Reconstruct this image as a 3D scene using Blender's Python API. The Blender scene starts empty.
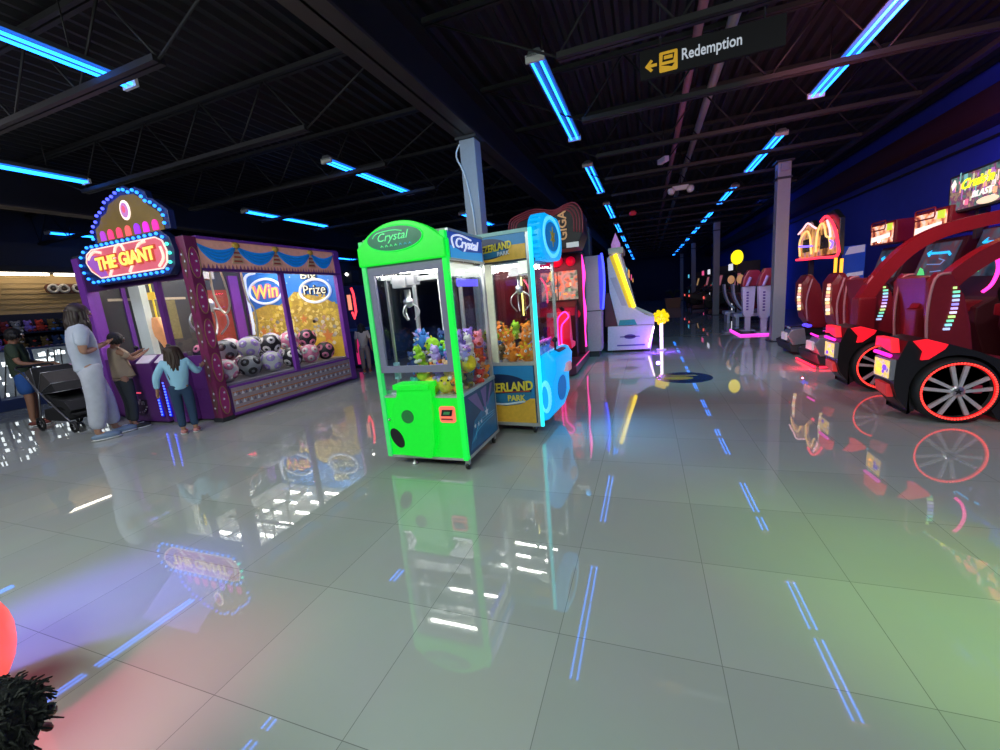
import bpy, bmesh, math, random
from mathutils import Vector, Matrix
random.seed(11)
scene = bpy.context.scene
COL = scene.collection
PI = math.pi
V = Vector

# ---------------------------------------------------------------- materials
_mats = {}
def mat(name, col=(.5, .5, .5), rough=.5, metal=0., emit=None, es=0., var=.12, scale=30., bump=0., ior=None):
    """procedural principled material: noise-varied colour, optional bump and emission"""
    if name in _mats: return _mats[name]
    m = bpy.data.materials.new(name); m.use_nodes = True
    nt = m.node_tree; b = nt.nodes['Principled BSDF']
    b.inputs['Roughness'].default_value = rough
    b.inputs['Metallic'].default_value = metal
    if ior: b.inputs['IOR'].default_value = ior
    tc = nt.nodes.new('ShaderNodeTexCoord')
    nz = nt.nodes.new('ShaderNodeTexNoise'); nz.inputs['Scale'].default_value = scale
    nz.inputs['Detail'].default_value = 3
    nt.links.new(tc.outputs['Object'], nz.inputs['Vector'])
    mx = nt.nodes.new('ShaderNodeMix'); mx.data_type = 'RGBA'
    a = tuple(max(0, c*(1-var)) for c in col); c2 = tuple(min(1, c*(1+var)) for c in col)
    mx.inputs[6].default_value = (*a, 1); mx.inputs[7].default_value = (*c2, 1)
    nt.links.new(nz.outputs['Fac'], mx.inputs[0])
    nt.links.new(mx.outputs[2], b.inputs['Base Color'])
    if bump:
        bp = nt.nodes.new('ShaderNodeBump'); bp.inputs['Strength'].default_value = bump
        bp.inputs['Distance'].default_value = .02
        nt.links.new(nz.outputs['Fac'], bp.inputs['Height'])
        nt.links.new(bp.outputs['Normal'], b.inputs['Normal'])
    if emit:
        b.inputs['Emission Color'].default_value = (*emit, 1)
        b.inputs['Emission Strength'].default_value = es
    _mats[name] = m
    return m
def glow(name, col, es=1., base=None):
    return mat(name, base or tuple(min(1, c*.8+.02) for c in col), .35, 0, col, es)
def glass(name, tint=(.96, .98, 1.), refl=.9, ior=1.45):
    if name in _mats: return _mats[name]
    m = bpy.data.materials.new(name); m.use_nodes = True; nt = m.node_tree
    nt.nodes.remove(nt.nodes['Principled BSDF'])
    out = nt.nodes['Material Output']
    t = nt.nodes.new('ShaderNodeBsdfTransparent'); t.inputs[0].default_value = (*tint, 1)
    g = nt.nodes.new('ShaderNodeBsdfGlossy'); g.inputs['Roughness'].default_value = .02
    g.inputs['Color'].default_value = (refl, refl, refl, 1)
    # Schlick reflectance of a thin pane, the same from both sides
    ge = nt.nodes.new('ShaderNodeNewGeometry'); dt = nt.nodes.new('ShaderNodeVectorMath'); dt.operation = 'DOT_PRODUCT'
    nt.links.new(ge.outputs['Incoming'], dt.inputs[0]); nt.links.new(ge.outputs['Normal'], dt.inputs[1])
    def mth(op, a, b=None):
        n = nt.nodes.new('ShaderNodeMath'); n.operation = op; nt.links.new(a, n.inputs[0])
        if b is not None: n.inputs[1].default_value = b
        return n.outputs[0]
    inv = nt.nodes.new('ShaderNodeMath'); inv.operation = 'SUBTRACT'; inv.inputs[0].default_value = 1; inv.use_clamp = True
    nt.links.new(mth('ABSOLUTE', dt.outputs['Value']), inv.inputs[1])
    f = nt.nodes.new('ShaderNodeMath'); f.operation = 'ADD'; f.inputs[1].default_value = .035; f.use_clamp = True
    nt.links.new(mth('MULTIPLY', mth('POWER', inv.outputs[0], 5), .8), f.inputs[0])
    mx = nt.nodes.new('ShaderNodeMixShader')
    nt.links.new(f.outputs[0], mx.inputs[0]); nt.links.new(t.outputs[0], mx.inputs[1]); nt.links.new(g.outputs[0], mx.inputs[2])
    nt.links.new(mx.outputs[0], out.inputs[0])
    _mats[name] = m
    return m

def picglow(name, cols, scale=8, es=1., detail=2.):
    """back-lit printed picture: blotches of several colours that give off light"""
    if name in _mats: return _mats[name]
    m = bpy.data.materials.new(name); m.use_nodes = True; nt = m.node_tree; b = nt.nodes['Principled BSDF']
    tc = nt.nodes.new('ShaderNodeTexCoord'); nz = nt.nodes.new('ShaderNodeTexNoise'); nz.inputs['Scale'].default_value = scale; nz.inputs['Detail'].default_value = detail
    nt.links.new(tc.outputs['Object'], nz.inputs['Vector'])
    cr = nt.nodes.new('ShaderNodeValToRGB'); e = cr.color_ramp.elements; n = len(cols)
    for i, c in enumerate(cols):
        p = .3+.4*i/(n-1); el = e[i] if i < 2 else e.new(p); el.position = p; el.color = (*c, 1)
    nt.links.new(nz.outputs['Fac'], cr.inputs[0]); nt.links.new(cr.outputs[0], b.inputs['Base Color']); nt.links.new(cr.outputs[0], b.inputs['Emission Color'])
    b.inputs['Emission Strength'].default_value = es; b.inputs['Roughness'].default_value = .35
    _mats[name] = m
    return m

# ---------------------------------------------------------------- mesh builder
_text_cache = {}
def text_geo(s, depth, shear, bold):
    k = (s, depth, shear, bold)
    if k not in _text_cache:
        cu = bpy.data.curves.new('t', 'FONT'); cu.body = s; cu.size = 1; cu.extrude = depth; cu.shear = shear
        cu.offset = bold; cu.resolution_u = 3; cu.align_x = 'CENTER'; cu.align_y = 'CENTER'
        o = bpy.data.objects.new('t', cu); COL.objects.link(o)
        bpy.context.view_layer.update()
        me = bpy.data.meshes.new_from_object(o.evaluated_get(bpy.context.evaluated_depsgraph_get()))
        vs = [v.co.copy() for v in me.vertices]; fs = [tuple(p.vertices) for p in me.polygons]
        bpy.data.objects.remove(o); bpy.data.curves.remove(cu); bpy.data.meshes.remove(me)
        xs = [v.x for v in vs]; ys = [v.y for v in vs]
        cx, cy = (min(xs)+max(xs))/2, (min(ys)+max(ys))/2
        vs = [V((v.x-cx, v.y-cy, v.z)) for v in vs]
        _text_cache[k] = (vs, fs, max(xs)-min(xs), max(ys)-min(ys))
    return _text_cache[k]

class MB:
    def __init__(s): s.v = []; s.f = []; s.fm = []; s.fs = []; s.mats = []
    def mi(s, m):
        if m not in s.mats: s.mats.append(m)
        return s.mats.index(m)
    def add(s, vs, fs, m, smooth=False):
        b = len(s.v); i = s.mi(m)
        s.v.extend(V(p) for p in vs)
        for f in fs:
            s.f.append(tuple(b+k for k in f)); s.fm.append(i); s.fs.append(smooth)
        return s
    def bmadd(s, bm, m, smooth=False):
        bm.verts.index_update()
        s.add([v.co.copy() for v in bm.verts], [tuple(v.index for v in f.verts) for f in bm.faces], m, smooth); bm.free()
        return s
    def box(s, a, b, m, bev=0., rot=None):
        bm = bmesh.new(); bmesh.ops.create_cube(bm, size=1)
        c = [(a[i]+b[i])/2 for i in range(3)]; d = [max(1e-4, abs(b[i]-a[i])) for i in range(3)]
        for v in bm.verts: v.co = V((v.co.x*d[0], v.co.y*d[1], v.co.z*d[2]))
        if bev: bmesh.ops.bevel(bm, geom=list(bm.edges), offset=min(bev, min(d)*.45), segments=2, affect='EDGES', profile=.7)
        if rot is not None: bmesh.ops.rotate(bm, verts=bm.verts, matrix=rot, cent=(0, 0, 0))
        bmesh.ops.translate(bm, verts=bm.verts, vec=c)
        return s.bmadd(bm, m)
    def prism(s, pts, ax, lo, hi, m, bev=0., smooth=False):
        """polygon in the two other axes (in xyz order), extruded along axis ax"""
        def P(p, t):
            q = list(p); q.insert(ax, t); return V(q)
        bm = bmesh.new()
        A = [bm.verts.new(P(p, lo)) for p in pts]; B = [bm.verts.new(P(p, hi)) for p in pts]
        n = len(pts)
        bm.faces.new(A[::-1]); bm.faces.new(B)
        for i in range(n): bm.faces.new((A[i], A[(i+1) % n], B[(i+1) % n], B[i]))
        bmesh.ops.recalc_face_normals(bm, faces=bm.faces)
        if bev: bmesh.ops.bevel(bm, geom=list(bm.edges), offset=bev, segments=2, affect='EDGES', profile=.7)
        return s.bmadd(bm, m, smooth)
    def quadplate(s, a, b, c, d, t, m):
        """four corners given thickness t along the face normal"""
        a, b, c, d = map(V, (a, b, c, d)); n = (b-a).cross(d-a).normalized()*t
        vs = [a, b, c, d, a+n, b+n, c+n, d+n]
        return s.add(vs, [(3, 2, 1, 0), (4, 5, 6, 7), (0, 1, 5, 4), (1, 2, 6, 5), (2, 3, 7, 6), (3, 0, 4, 7)], m)
    def tube(s, path, r, m, n=8, closed=False, caps=True):
        path = [V(p) for p in path]; N = len(path); rs = r if isinstance(r, (list, tuple)) else [r]*N
        vs = []; fs = []; up = None
        for i, p in enumerate(path):
            if closed: t = path[(i+1) % N]-path[i-1]
            else: t = path[min(i+1, N-1)]-path[max(i-1, 0)]
            t.normalize()
            if up is None:
                up = V((0, 0, 1)) if abs(t.z) < .9 else V((1, 0, 0))
            u = (up-t*up.dot(t)).normalized(); w = t.cross(u); up = u
            for k in range(n):
                a = 2*PI*k/n; vs.append(p+(u*math.cos(a)+w*math.sin(a))*rs[i])
        for i in range(N if closed else N-1):
            j = (i+1) % N
            for k in range(n):
                l = (k+1) % n; fs.append((i*n+k, i*n+l, j*n+l, j*n+k))
        if caps and not closed:
            fs.append(tuple(range(n))[::-1]); fs.append(tuple((N-1)*n+k for k in range(n)))
        return s.add(vs, fs, m, True)
    def band(s, path, wdir, w, t, m):
        """rectangular section swept along path: width w along wdir, thickness t across"""
        path = [V(p) for p in path]; wd = V(wdir).normalized(); N = len(path); vs = []; fs = []
        ts = t if isinstance(t, (list, tuple)) else [t]*N
        for i, p in enumerate(path):
            tg = (path[min(i+1, N-1)]-path[max(i-1, 0)]).normalized(); u = wd.cross(tg).normalized()
            for a, b in ((-1, -1), (1, -1), (1, 1), (-1, 1)): vs.append(p+wd*(a*w/2)+u*(b*ts[i]/2))
        for i in range(N-1):
            for k in range(4):
                l = (k+1) % 4; fs.append((i*4+k, i*4+l, i*4+4+l, i*4+4+k))
        fs.append((3, 2, 1, 0)); fs.append(tuple((N-1)*4+k for k in range(4)))
        return s.add(vs, fs, m)
    def ball(s, c, r, m, seg=14, ring=9, rot=None):
        r = V(r) if isinstance(r, (tuple, list, Vector)) else V((r, r, r)); c = V(c)
        vs = []; fs = []
        for i in range(ring+1):
            th = PI*i/ring
            for k in range(seg):
                a = 2*PI*k/seg; p = V((math.sin(th)*math.cos(a)*r.x, math.sin(th)*math.sin(a)*r.y, math.cos(th)*r.z))
                if rot is not None: p = rot @ p
                vs.append(c+p)
        for i in range(ring):
            for k in range(seg):
                l = (k+1) % seg; fs.append((i*seg+k, (i+1)*seg+k, (i+1)*seg+l, i*seg+l))
        return s.add(vs, fs, m, True)
    def lathe(s, prof, c, m, n=20, axis=(0, 0, 1), smooth=True, caps=True):
        """profile of (radius, height) turned about axis through c"""
        c = V(c); ax = V(axis).normalized(); q = ax.to_track_quat('Z', 'Y'); vs = []; fs = []
        for (r, h) in prof:
            for k in range(n):
                a = 2*PI*k/n; vs.append(c+q @ V((r*math.cos(a), r*math.sin(a), h)))
        for i in range(len(prof)-1):
            for k in range(n):
                l = (k+1) % n; fs.append((i*n+k, i*n+l, (i+1)*n+l, (i+1)*n+k))
        if caps and prof[0][0] > 1e-4: fs.append(tuple(range(n))[::-1])
        if caps and prof[-1][0] > 1e-4: fs.append(tuple((len(prof)-1)*n+k for k in range(n)))
        return s.add(vs, fs, m, smooth)
    def text(s, st, o, rt, up, m, width=None, height=None, depth=.004, shear=0., bold=0.):
        vs, fs, w, h = text_geo(st, 1., shear, bold)
        o, rt, up = V(o), V(rt).normalized(), V(up).normalized(); n = rt.cross(up)
        sx = width/w if width else height/h; sy = height/h if height else sx
        return s.add([o+rt*(v.x*sx)+up*(v.y*sy)+n*(v.z*depth) for v in vs], fs, m)
    def flat(s, pts, o, rt, up, m, t=.004):
        """2-D polygon laid on a plane and given thickness t outward"""
        o, rt, up = V(o), V(rt), V(up); n = rt.cross(up).normalized()*t; k = len(pts)
        A = [o+rt*p[0]+up*p[1] for p in pts]
        vs = A+[a+n for a in A]
        fs = [tuple(range(k)), tuple(range(k, 2*k))[::-1]]+[(i, (i+1) % k, k+(i+1) % k, k+i) for i in range(k)]
        return s.add(vs, fs, m)
    def mesh(s, name, off=(0, 0, 0)):
        me = bpy.data.meshes.new(name); off = V(off)
        me.from_pydata([v-off for v in s.v], [], s.f)
        for m in s.mats: me.materials.append(m)
        for p, i, sm in zip(me.polygons, s.fm, s.fs): p.material_index = i; p.use_smooth = sm
        bm = bmesh.new(); bm.from_mesh(me); bmesh.ops.recalc_face_normals(bm, faces=bm.faces); bm.to_mesh(me); bm.free()
        me.update(); return me

def ell(cx, cy, rx, ry, n=28): return [(cx+rx*math.cos(2*PI*i/n), cy+ry*math.sin(2*PI*i/n)) for i in range(n)]
def rrect(x0, y0, x1, y1, r, n=5):
    out = []
    for cx, cy, a0 in ((x1-r, y1-r, 0), (x0+r, y1-r, 90), (x0+r, y0+r, 180), (x1-r, y0+r, 270)):
        for i in range(n+1):
            a = math.radians(a0+90*i/n); out.append((cx+r*math.cos(a), cy+r*math.sin(a)))
    return out
def arc(c, r, a0, a1, n, f):
    return [f(c[0]+r*math.cos(math.radians(a0+(a1-a0)*i/n)), c[1]+r*math.sin(math.radians(a0+(a1-a0)*i/n))) for i in range(n+1)]
def smoothpath(pts, k=4):
    pts = [V(p) for p in pts]; out = []
    for i in range(len(pts)-1):
        p0, p1, p2, p3 = pts[max(i-1, 0)], pts[i], pts[i+1], pts[min(i+2, len(pts)-1)]
        for j in range(k):
            t = j/k; out.append(.5*((2*p1)+(p2-p0)*t+(2*p0-5*p1+4*p2-p3)*t*t+(3*p1-p0-3*p2+p3)*t**3))
    out.append(pts[-1]); return out

# ---------------------------------------------------------------- objects
def setp(o, label=None, cat=None, group=None, kind=None):
    if label: o['label'] = label
    if cat: o['category'] = cat
    if group: o['group'] = group
    if kind: o['kind'] = kind
    return o
def link(name, me, parent=None, loc=(0, 0, 0)):
    o = bpy.data.objects.new(name, me); COL.objects.link(o); o.location = loc
    if parent: o.parent = parent
    return o
class Thing:
    """an Empty at the thing's base; parts are authored in world coordinates"""
    def __init__(s, name, label, cat, base, group=None):
        s.base = V(base); s.o = link(name, None, None, base); s.o.empty_display_size = .1
        setp(s.o, label, cat, group)
    def part(s, name, mb, parent=None, label=None, kind=None):
        o = link(name, mb.mesh(name, s.base), parent or s.o); setp(o, label, None, None, kind); return o
    def copies(s, name, me, places, parent=None):
        for p in places: link(name, me, parent or s.o, V(p)-s.base)
def single(name, mb, base, label, cat, group=None, kind=None):
    o = link(name, mb.mesh(name, base), None, base); return setp(o, label, cat, group, kind)
def struct(name, mb):
    o = link(name, mb.mesh(name), None); o['kind'] = 'structure'; return o
def dup(root, loc, label=None, group=None):
    r = root.copy(); COL.objects.link(r); r.location = loc
    if label: r['label'] = label
    if group: r['group'] = group
    for ch in list(root.children):
        c = ch.copy(); COL.objects.link(c); c.parent = r
        for g in list(ch.children):
            d = g.copy(); COL.objects.link(d); d.parent = c
    return r
def lamp(name, kind, loc, col, power, size=.1, target=None, spot=None, blend=.5, size_y=None):
    d = bpy.data.lights.new(name, kind); d.color = col; d.energy = power
    if kind == 'AREA':
        d.size = size
        if size_y: d.shape = 'RECTANGLE'; d.size_y = size_y
    else: d.shadow_soft_size = size
    if kind == 'SPOT': d.spot_size = math.radians(spot or 90); d.spot_blend = blend
    o = bpy.data.objects.new(name, d); COL.objects.link(o); o.location = loc
    if target is not None: o.rotation_euler = (V(target)-V(loc)).to_track_quat('-Z', 'Y').to_euler()
    return o
ORD = 'first second third fourth fifth sixth seventh eighth ninth tenth eleventh twelfth thirteenth fourteenth fifteenth sixteenth seventeenth eighteenth nineteenth twentieth'.split()
ORD += ['twenty-'+w for w in ORD[:9]]+['thirtieth']+['thirty-'+w for w in ORD[:9]]+['fortieth']

# ---------------------------------------------------------------- shared materials
BLACK = mat('black_plastic', (.012, .012, .014), .4)
DARK = mat('dark_painted_metal', (.03, .032, .038), .55)
STEEL = mat('brushed_steel', (.55, .56, .58), .3, .9)
WHITEP = mat('white_plastic', (.75, .75, .74), .35)
GREYP = mat('grey_plastic', (.3, .3, .33), .4)
GLASS = glass('clear_glass')
W_ = glow('white_light', (1, .96, .88), 6)
# ================================================================= camera
cam = bpy.data.cameras.new('camera'); cam.sensor_width = 36; cam.lens = 408/1000*36; cam.clip_start = .05; cam.clip_end = 200
co = bpy.data.objects.new('camera', cam); COL.objects.link(co); scene.camera = co
_dy = V((146.5, 89.7, -408.)).normalized(); _dn = V((187., -2161., -408.)); _dn = (_dn-_dy*_dn.dot(_dy)).normalized()
_Z = -_dn; _X = _dy.cross(_Z)
M = Matrix((_X, _dy, _Z)).to_4x4(); M.translation = V((0, 0, 1.38)); co.matrix_world = M
scene.view_settings.view_transform = 'Standard'; scene.view_settings.look = 'None'
scene.view_settings.gamma = 1; scene.view_settings.use_curve_mapping = False; scene.view_settings.exposure = 0
w = bpy.data.worlds.new('World'); scene.world = w; w.use_nodes = True
w.node_tree.nodes['Background'].inputs[0].default_value = (.02, .03, .06, 1); w.node_tree.nodes['Background'].inputs[1].default_value = .15

# ================================================================= floor
def floor_mat():
    m = bpy.data.materials.new('polished_floor_tile'); m.use_nodes = True; nt = m.node_tree; b = nt.nodes['Principled BSDF']
    tc = nt.nodes.new('ShaderNodeTexCoord'); mp = nt.nodes.new('ShaderNodeMapping')
    mp.inputs['Location'].default_value = (-.236, -.22, 0)
    nt.links.new(tc.outputs['Object'], mp.inputs[0])
    br = nt.nodes.new('ShaderNodeTexBrick'); br.offset = 0; br.squash = 1
    br.inputs['Scale'].default_value = 1; br.inputs['Brick Width'].default_value = .6; br.inputs['Row Height'].default_value = .6
    br.inputs['Mortar Size'].default_value = .0014; br.inputs['Mortar Smooth'].default_value = .2
    br.inputs['Color1'].default_value = (.40, .42, .395, 1); br.inputs['Color2'].default_value = (.45, .47, .44, 1); br.inputs['Mortar'].default_value = (.2, .21, .2, 1)
    nt.links.new(mp.outputs[0], br.inputs['Vector'])
    nz = nt.nodes.new('ShaderNodeTexNoise'); nz.inputs['Scale'].default_value = 3; nz.inputs['Detail'].default_value = 4
    nt.links.new(tc.outputs['Object'], nz.inputs['Vector'])
    mx = nt.nodes.new('ShaderNodeMix'); mx.data_type = 'RGBA'; mx.blend_type = 'MULTIPLY'; mx.inputs[0].default_value = .12
    nt.links.new(br.outputs['Color'], mx.inputs[6]); nt.links.new(nz.outputs['Color'], mx.inputs[7])
    nt.links.new(mx.outputs[2], b.inputs['Base Color'])
    b.inputs['Roughness'].default_value = .014; b.inputs['IOR'].default_value = FLOOR_IOR
    n2 = nt.nodes.new('ShaderNodeTexNoise'); n2.inputs['Scale'].default_value = 1.6
    nt.links.new(tc.outputs['Object'], n2.inputs['Vector'])
    bp = nt.nodes.new('ShaderNodeBump'); bp.inputs['Strength'].default_value = .03; bp.inputs['Distance'].default_value = .01
    nt.links.new(n2.outputs['Fac'], bp.inputs['Height']); nt.links.new(bp.outputs[0], b.inputs['Normal'])
    return m
FLOOR_IOR = 1.75
struct('floor', MB().box((-16, -5, -.1), (5.4, 40, 0), floor_mat()))
BLUEWALL = mat('blue_painted_wall', (.03, .06, .42), .7, var=.1, scale=4)
struct('wall_right', MB().box((5.2, -5, 0), (5.4, 40, 4.4), BLUEWALL))
struct('wall_far', MB().box((-16, 40, -.1), (5.4, 40.2, 4.4), mat('dark_blue_wall', (.02, .03, .09), .8)))
struct('wall_back', MB().box((-16, -5.2, -.1), (5.4, -5, 4.4), mat('dark_wall', (.05, .05, .06), .8)))
def siding():
    mb = MB(); m = mat('beige_lap_siding', (.62, .42, .18), .7, var=.1, scale=6)
    mb.box((-16, -5, 0), (-13.6, 40, 2.0), mat('dark_navy_wall', (.03, .035, .07), .7))
    for k in range(8):
        z = 1.95+k*.115
        mb.prism([(-13.57, z), (-13.6, z), (-13.6, z+.115), (-13.59, z+.115)], 1, 2.6, 12, m)
    mb.box((-16, -5, 2.0), (-13.6, 40, 4.4), mat('dark_wall', (.05, .05, .06), .8))
    return mb
struct('wall_left', siding())
DECK = mat('dark_steel_deck', (.008, .008, .009), .6, var=.3, scale=6)
def deck():
    mb = MB(); vs = []; n = 0; x = -16.; prof = []
    while x < 5.4:
        prof += [(x, 4.25), (x+.04, 4.31), (x+.11, 4.31), (x+.15, 4.25)]; x += .19
    for p in prof: vs += [(p[0], -5, p[1]), (p[0], 40, p[1])]
    fs = [(2*i, 2*i+1, 2*i+3, 2*i+2) for i in range(len(prof)-1)]
    mb.add(vs, fs, DECK)
    mb.box((-16, -5, 4.33), (5.4, 40, 4.4), DECK)
    return mb
struct('ceiling', deck())
BEAM = mat('dark_painted_beam', (.011, .0105, .0115), .55, var=.2, scale=5)
BEAM2 = mat('primer_brown_flange', (.035, .026, .024), .5, var=.2, scale=5)
def ibeam(x, z0, z1):
    mb = MB(); mb.box((x-.15, -5, z0), (x+.15, 40, z0+.03), BEAM2); mb.box((x-.15, -5, z1-.03), (x+.15, 40, z1), BEAM)
    return mb.box((x-.012, -5, z0), (x+.012, 40, z1), BEAM)
struct('trim_1', ibeam(-2.22, 3.52, 4.12))
struct('trim_2', ibeam(-9.85, 3.52, 4.12))
REDDUCT = mat('dark_red_duct', (.05, .018, .02), .45, var=.2)
struct('trim_3', MB().box((4.75, -5, 3.36), (5.2, 40, 3.8), REDDUCT, .03).tube([(5.15, -5, 3.2), (5.15, 40, 3.2)], .025, BLACK))
struct('trim_4', MB().box((3.42, -5, 3.5), (3.5, 40, 3.56), BEAM))

# ================================================================= roof joists
def joist(x0, x1, c0, c1):
    """open-web joist along x at y=0: top chord x0..x1, bottom chord c0..c1"""
    mb = MB(); zt, zb = 4.17, 3.52
    for s in (-.03, .03):
        mb.box((x0, s-.02, zt), (x1, s+.02, zt+.05), DECK)
        mb.box((c0, s-.022, zb), (c1, s+.022, zb+.05), BEAM)
    n = max(2, round((c1-c0)/1.0)); d = (c1-c0)/n
    pts = [(x0+.1, 0, zt)]
    for i in range(n+1):
        pts.append((c0+i*d, 0, zb+.03))
        if i < n: pts.append((c0+(i+.5)*d, 0, zt+.02))
    pts.append((x1-.1, 0, zt))
    for a, b in zip(pts[:-1], pts[1:]): mb.tube([a, b], .012, DECK, 5)
    return mb
for bay, (a, b, c, d) in {'right of the steel beam': (-2.1, 4.72, -.75, 3.42), 'left of the steel beam': (-9.75, -2.34, -8.2, -3.75), 'over the prize shop': (-13.6, -9.97, -13.4, -11.1)}.items():
    me = joist(a, b, c, d).mesh('roof_joist')
    for k in range(24):
        y = -2.1+1.6*k+(0 if bay[0] != 'r' else .02)
        o = link('roof_joist', me, None, (0, y, 0))
        near = k-2
        lab = f'dark open-web steel roof joist {bay}, {ORD[near-1]} joist ahead of the camera' if near >= 1 else f'dark open-web steel roof joist {bay}, overhead behind the camera'
        setp(o, lab, 'roof joist', 'open-web joists '+bay)

# ================================================================= ceiling lights
TUBE = mat('blue_fluorescent_tube', (.1, .3, .9), .3, 0, (.010, .19, 1.), 7.5)
HOUS = mat('light_housing', (.10, .11, .13), .4)
def fixture():
    t = Thing('ceiling_light', 'x', 'ceiling light', (0, 0, 3.65), 'x')
    t.part('housing', MB().prism([(-.09, 3.69), (.09, 3.69), (.05, 3.75), (-.05, 3.75)], 1, 0, 2.44, HOUS))
    for s in (-.045, .045):
        tb = t.part('tube', MB().tube([(s, .03, 3.665), (s, 2.41, 3.665)], .0135, TUBE, 8))
    for y in (0., 2.41): t.part('end_cap', MB().box((-.095, y, 3.64), (.095, y+.03, 3.71), WHITEP))
    for y in (.4, 2.0): t.part('hanger', MB().tube([(0, y, 3.75), (0, y, 4.27)], .007, BEAM, 5))
    return t.o
ROWS = [('the right-hand aisle row', 2.17, 4.75-3.9*2, 3.9, 11), ('the middle row beside the steel beam', -1.0, 4.45-3.9*2, 3.9, 11),
        ('the row above the giant prize machine', -4.6, .56-5.0, 5.0, 6), ('the far left row', -8.1, 1.87-5.1, 5.1, 5), ('the row over the prize shop', -12.6, 1.2, 4.5, 4)]
fx0 = None
for nm, x, y0, dy, n in ROWS:
    k = 0
    for i in range(n):
        y = y0+dy*i; ahead = y > -.5
        if ahead: k += 1
        lab = f'blue twin-tube ceiling light, {ORD[k-1]} one ahead in {nm}' if ahead else f'blue twin-tube ceiling light behind the camera in {nm}'
        if fx0 is None: fx0 = fixture(); fx0.location = (x, y, 3.65); setp(fx0, lab, None, 'ceiling lights in '+nm)
        else: dup(fx0, (x, y, 3.65), lab, 'ceiling lights in '+nm)

# ================================================================= columns
COLM = mat('grey_painted_column', (.33, .34, .37), .45, var=.08)
def column(x, y, zt, label):
    t = Thing('steel_column', label, 'column', (x, y, 0), 'steel columns')
    t.part('shaft', MB().box((x-.11, y-.11, .02), (x+.11, y+.11, zt), COLM, .012))
    t.part('base_plate', MB().box((x-.16, y-.16, 0), (x+.16, y+.16, .02), DARK))
    t.part('cap_plate', MB().box((x-.15, y-.15, zt), (x+.15, y+.15, zt+.03), DARK))
    if x < 0: t.part('cable', MB().tube(smoothpath([(x-.1, y-.12, zt-.05), (x-.16, y-.13, zt-.2), (x-.05, y-.13, zt-.5), (x+.02, y-.13, zt-1.2), (x+.02, y-.13, .6)]), .012, WHITEP, 6))
    else:
        t.part('junction_box', MB().box((x-.07, y-.16, 3.32), (x+.07, y-.11, 3.46), GREYP, .01))
        t.part('clamp_band', MB().box((x-.125, y-.125, 3.18), (x+.125, y+.125, 3.22), DARK))
    return t
column(-2.22, 5.6, 3.49, 'grey steel column under the roof beam behind the green claw machine')
column(2.55, 10.0, 3.49, 'nearest grey steel column on the right, beside the white gun stands')
column(2.55, 18.2, 3.49, 'second grey steel column on the right, farther down the aisle')
column(2.55, 26.5, 3.49, 'third grey steel column on the right, far down the aisle')
column(2.55, 35.0, 3.49, 'farthest thin grey steel column at the end of the aisle')

# ================================================================= hanging sign, emergency lamps and other ceiling things
t = Thing('hanging_sign', 'black hanging sign reading Redemption with yellow arrow and ticket symbol', 'sign', (.53, 4.4, 3.21))
SIGNB = mat('sign_black', (.002, .002, .003), .9)
YEL = glow('sign_yellow', (1., .55, .03), .28, (.5, .28, .02)); SWHT = glow('sign_white', (.75, .82, .95), .36, (.4, .42, .45))
t.part('panel', MB().box((-.02, 4.38, 3.205), (1.1, 4.42, 3.435), SIGNB))
t.part('arrow', MB().flat([(-.05, 0), (0, .05), (.018, .035), (-.005, .012), (.05, .012), (.05, -.012), (-.005, -.012), (.018, -.035), (0, -.05)], (.07, 4.379, 3.30), (1, 0, 0), (0, 0, 1), YEL))
sq = t.part('ticket_symbol', MB().flat(rrect(-.075, -.08, .075, .08, .012), (.215, 4.379, 3.305), (1, 0, 0), (0, 0, 1), YEL))
mb = MB()
mb.flat([(-.045, .045), (.05, .045), (.04, -.01), (-.05, -.01)], (.215, 4.374, 3.315), (1, 0, 0), (0, 0, 1), SIGNB, .003)
for i in range(3): mb.flat(rrect(-.012, -.014, .012, .014, .003), (.19+.024*i, 4.371, 3.335), (1, 0, 0), (0, 0, 1), YEL, .002)
mb.flat([(-.06, -.02), (.05, -.02), (.03, -.045), (.0, -.035)], (.215, 4.374, 3.30), (1, 0, 0), (0, 0, 1), SIGNB, .003)
t.part('ticket_mark', mb, sq)
t.part('lettering', MB().text('Redemption', (.555, 4.379, 3.315), (1, 0, 0), (0, 0, 1), SWHT, width=.46, height=.115, bold=.012))
for x in (.15, .95): t.part('hanger', MB().tube([(x, 4.4, 3.435), (x, 4.4, 4.27)], .008, BEAM, 5))

t = Thing('emergency_light', 'white twin-head emergency light hanging from the roof over the aisle', 'emergency light', (.75, 10.6, 3.35))
t.part('body', MB().box((.58, 10.55, 3.4), (.92, 10.65, 3.5), WHITEP, .02))
for s in (-1, 1): t.part('lamp_head', MB().lathe([(.0, -.05), (.07, -.05), (.085, .0), (.05, .05), (0, .06)], (.75+s*.2, 10.5, 3.38), WHITEP, 14, (s*.4, -.6, -.5)))
t.part('stem', MB().tube([(.75, 10.6, 3.5), (.75, 10.6, 4.27)], .012, BEAM))
t = Thing('security_camera', 'small white box camera hanging from the roof above the aisle', 'camera', (.33, 8.7, 3.55))
t.part('body', MB().box((.28, 8.55, 3.55), (.37, 8.8, 3.64), WHITEP, .015, Matrix.Rotation(.5, 3, 'Z')))
t.part('stem', MB().tube([(.33, 8.7, 3.63), (.33, 8.7, 4.27)], .01, BEAM))
t = Thing('alarm_strobe', 'small red alarm strobe under the roof far along the aisle', 'alarm', (-.35, 13.5, 3.5))
t.part('body', MB().lathe([(0, 3.45), (.09, 3.47), (.11, 3.53), (.06, 3.58)], (-.35, 13.5, 0), mat('alarm_red', (.5, .03, .05), .4, 0, (1, .05, .1), .12), 14))
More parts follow.
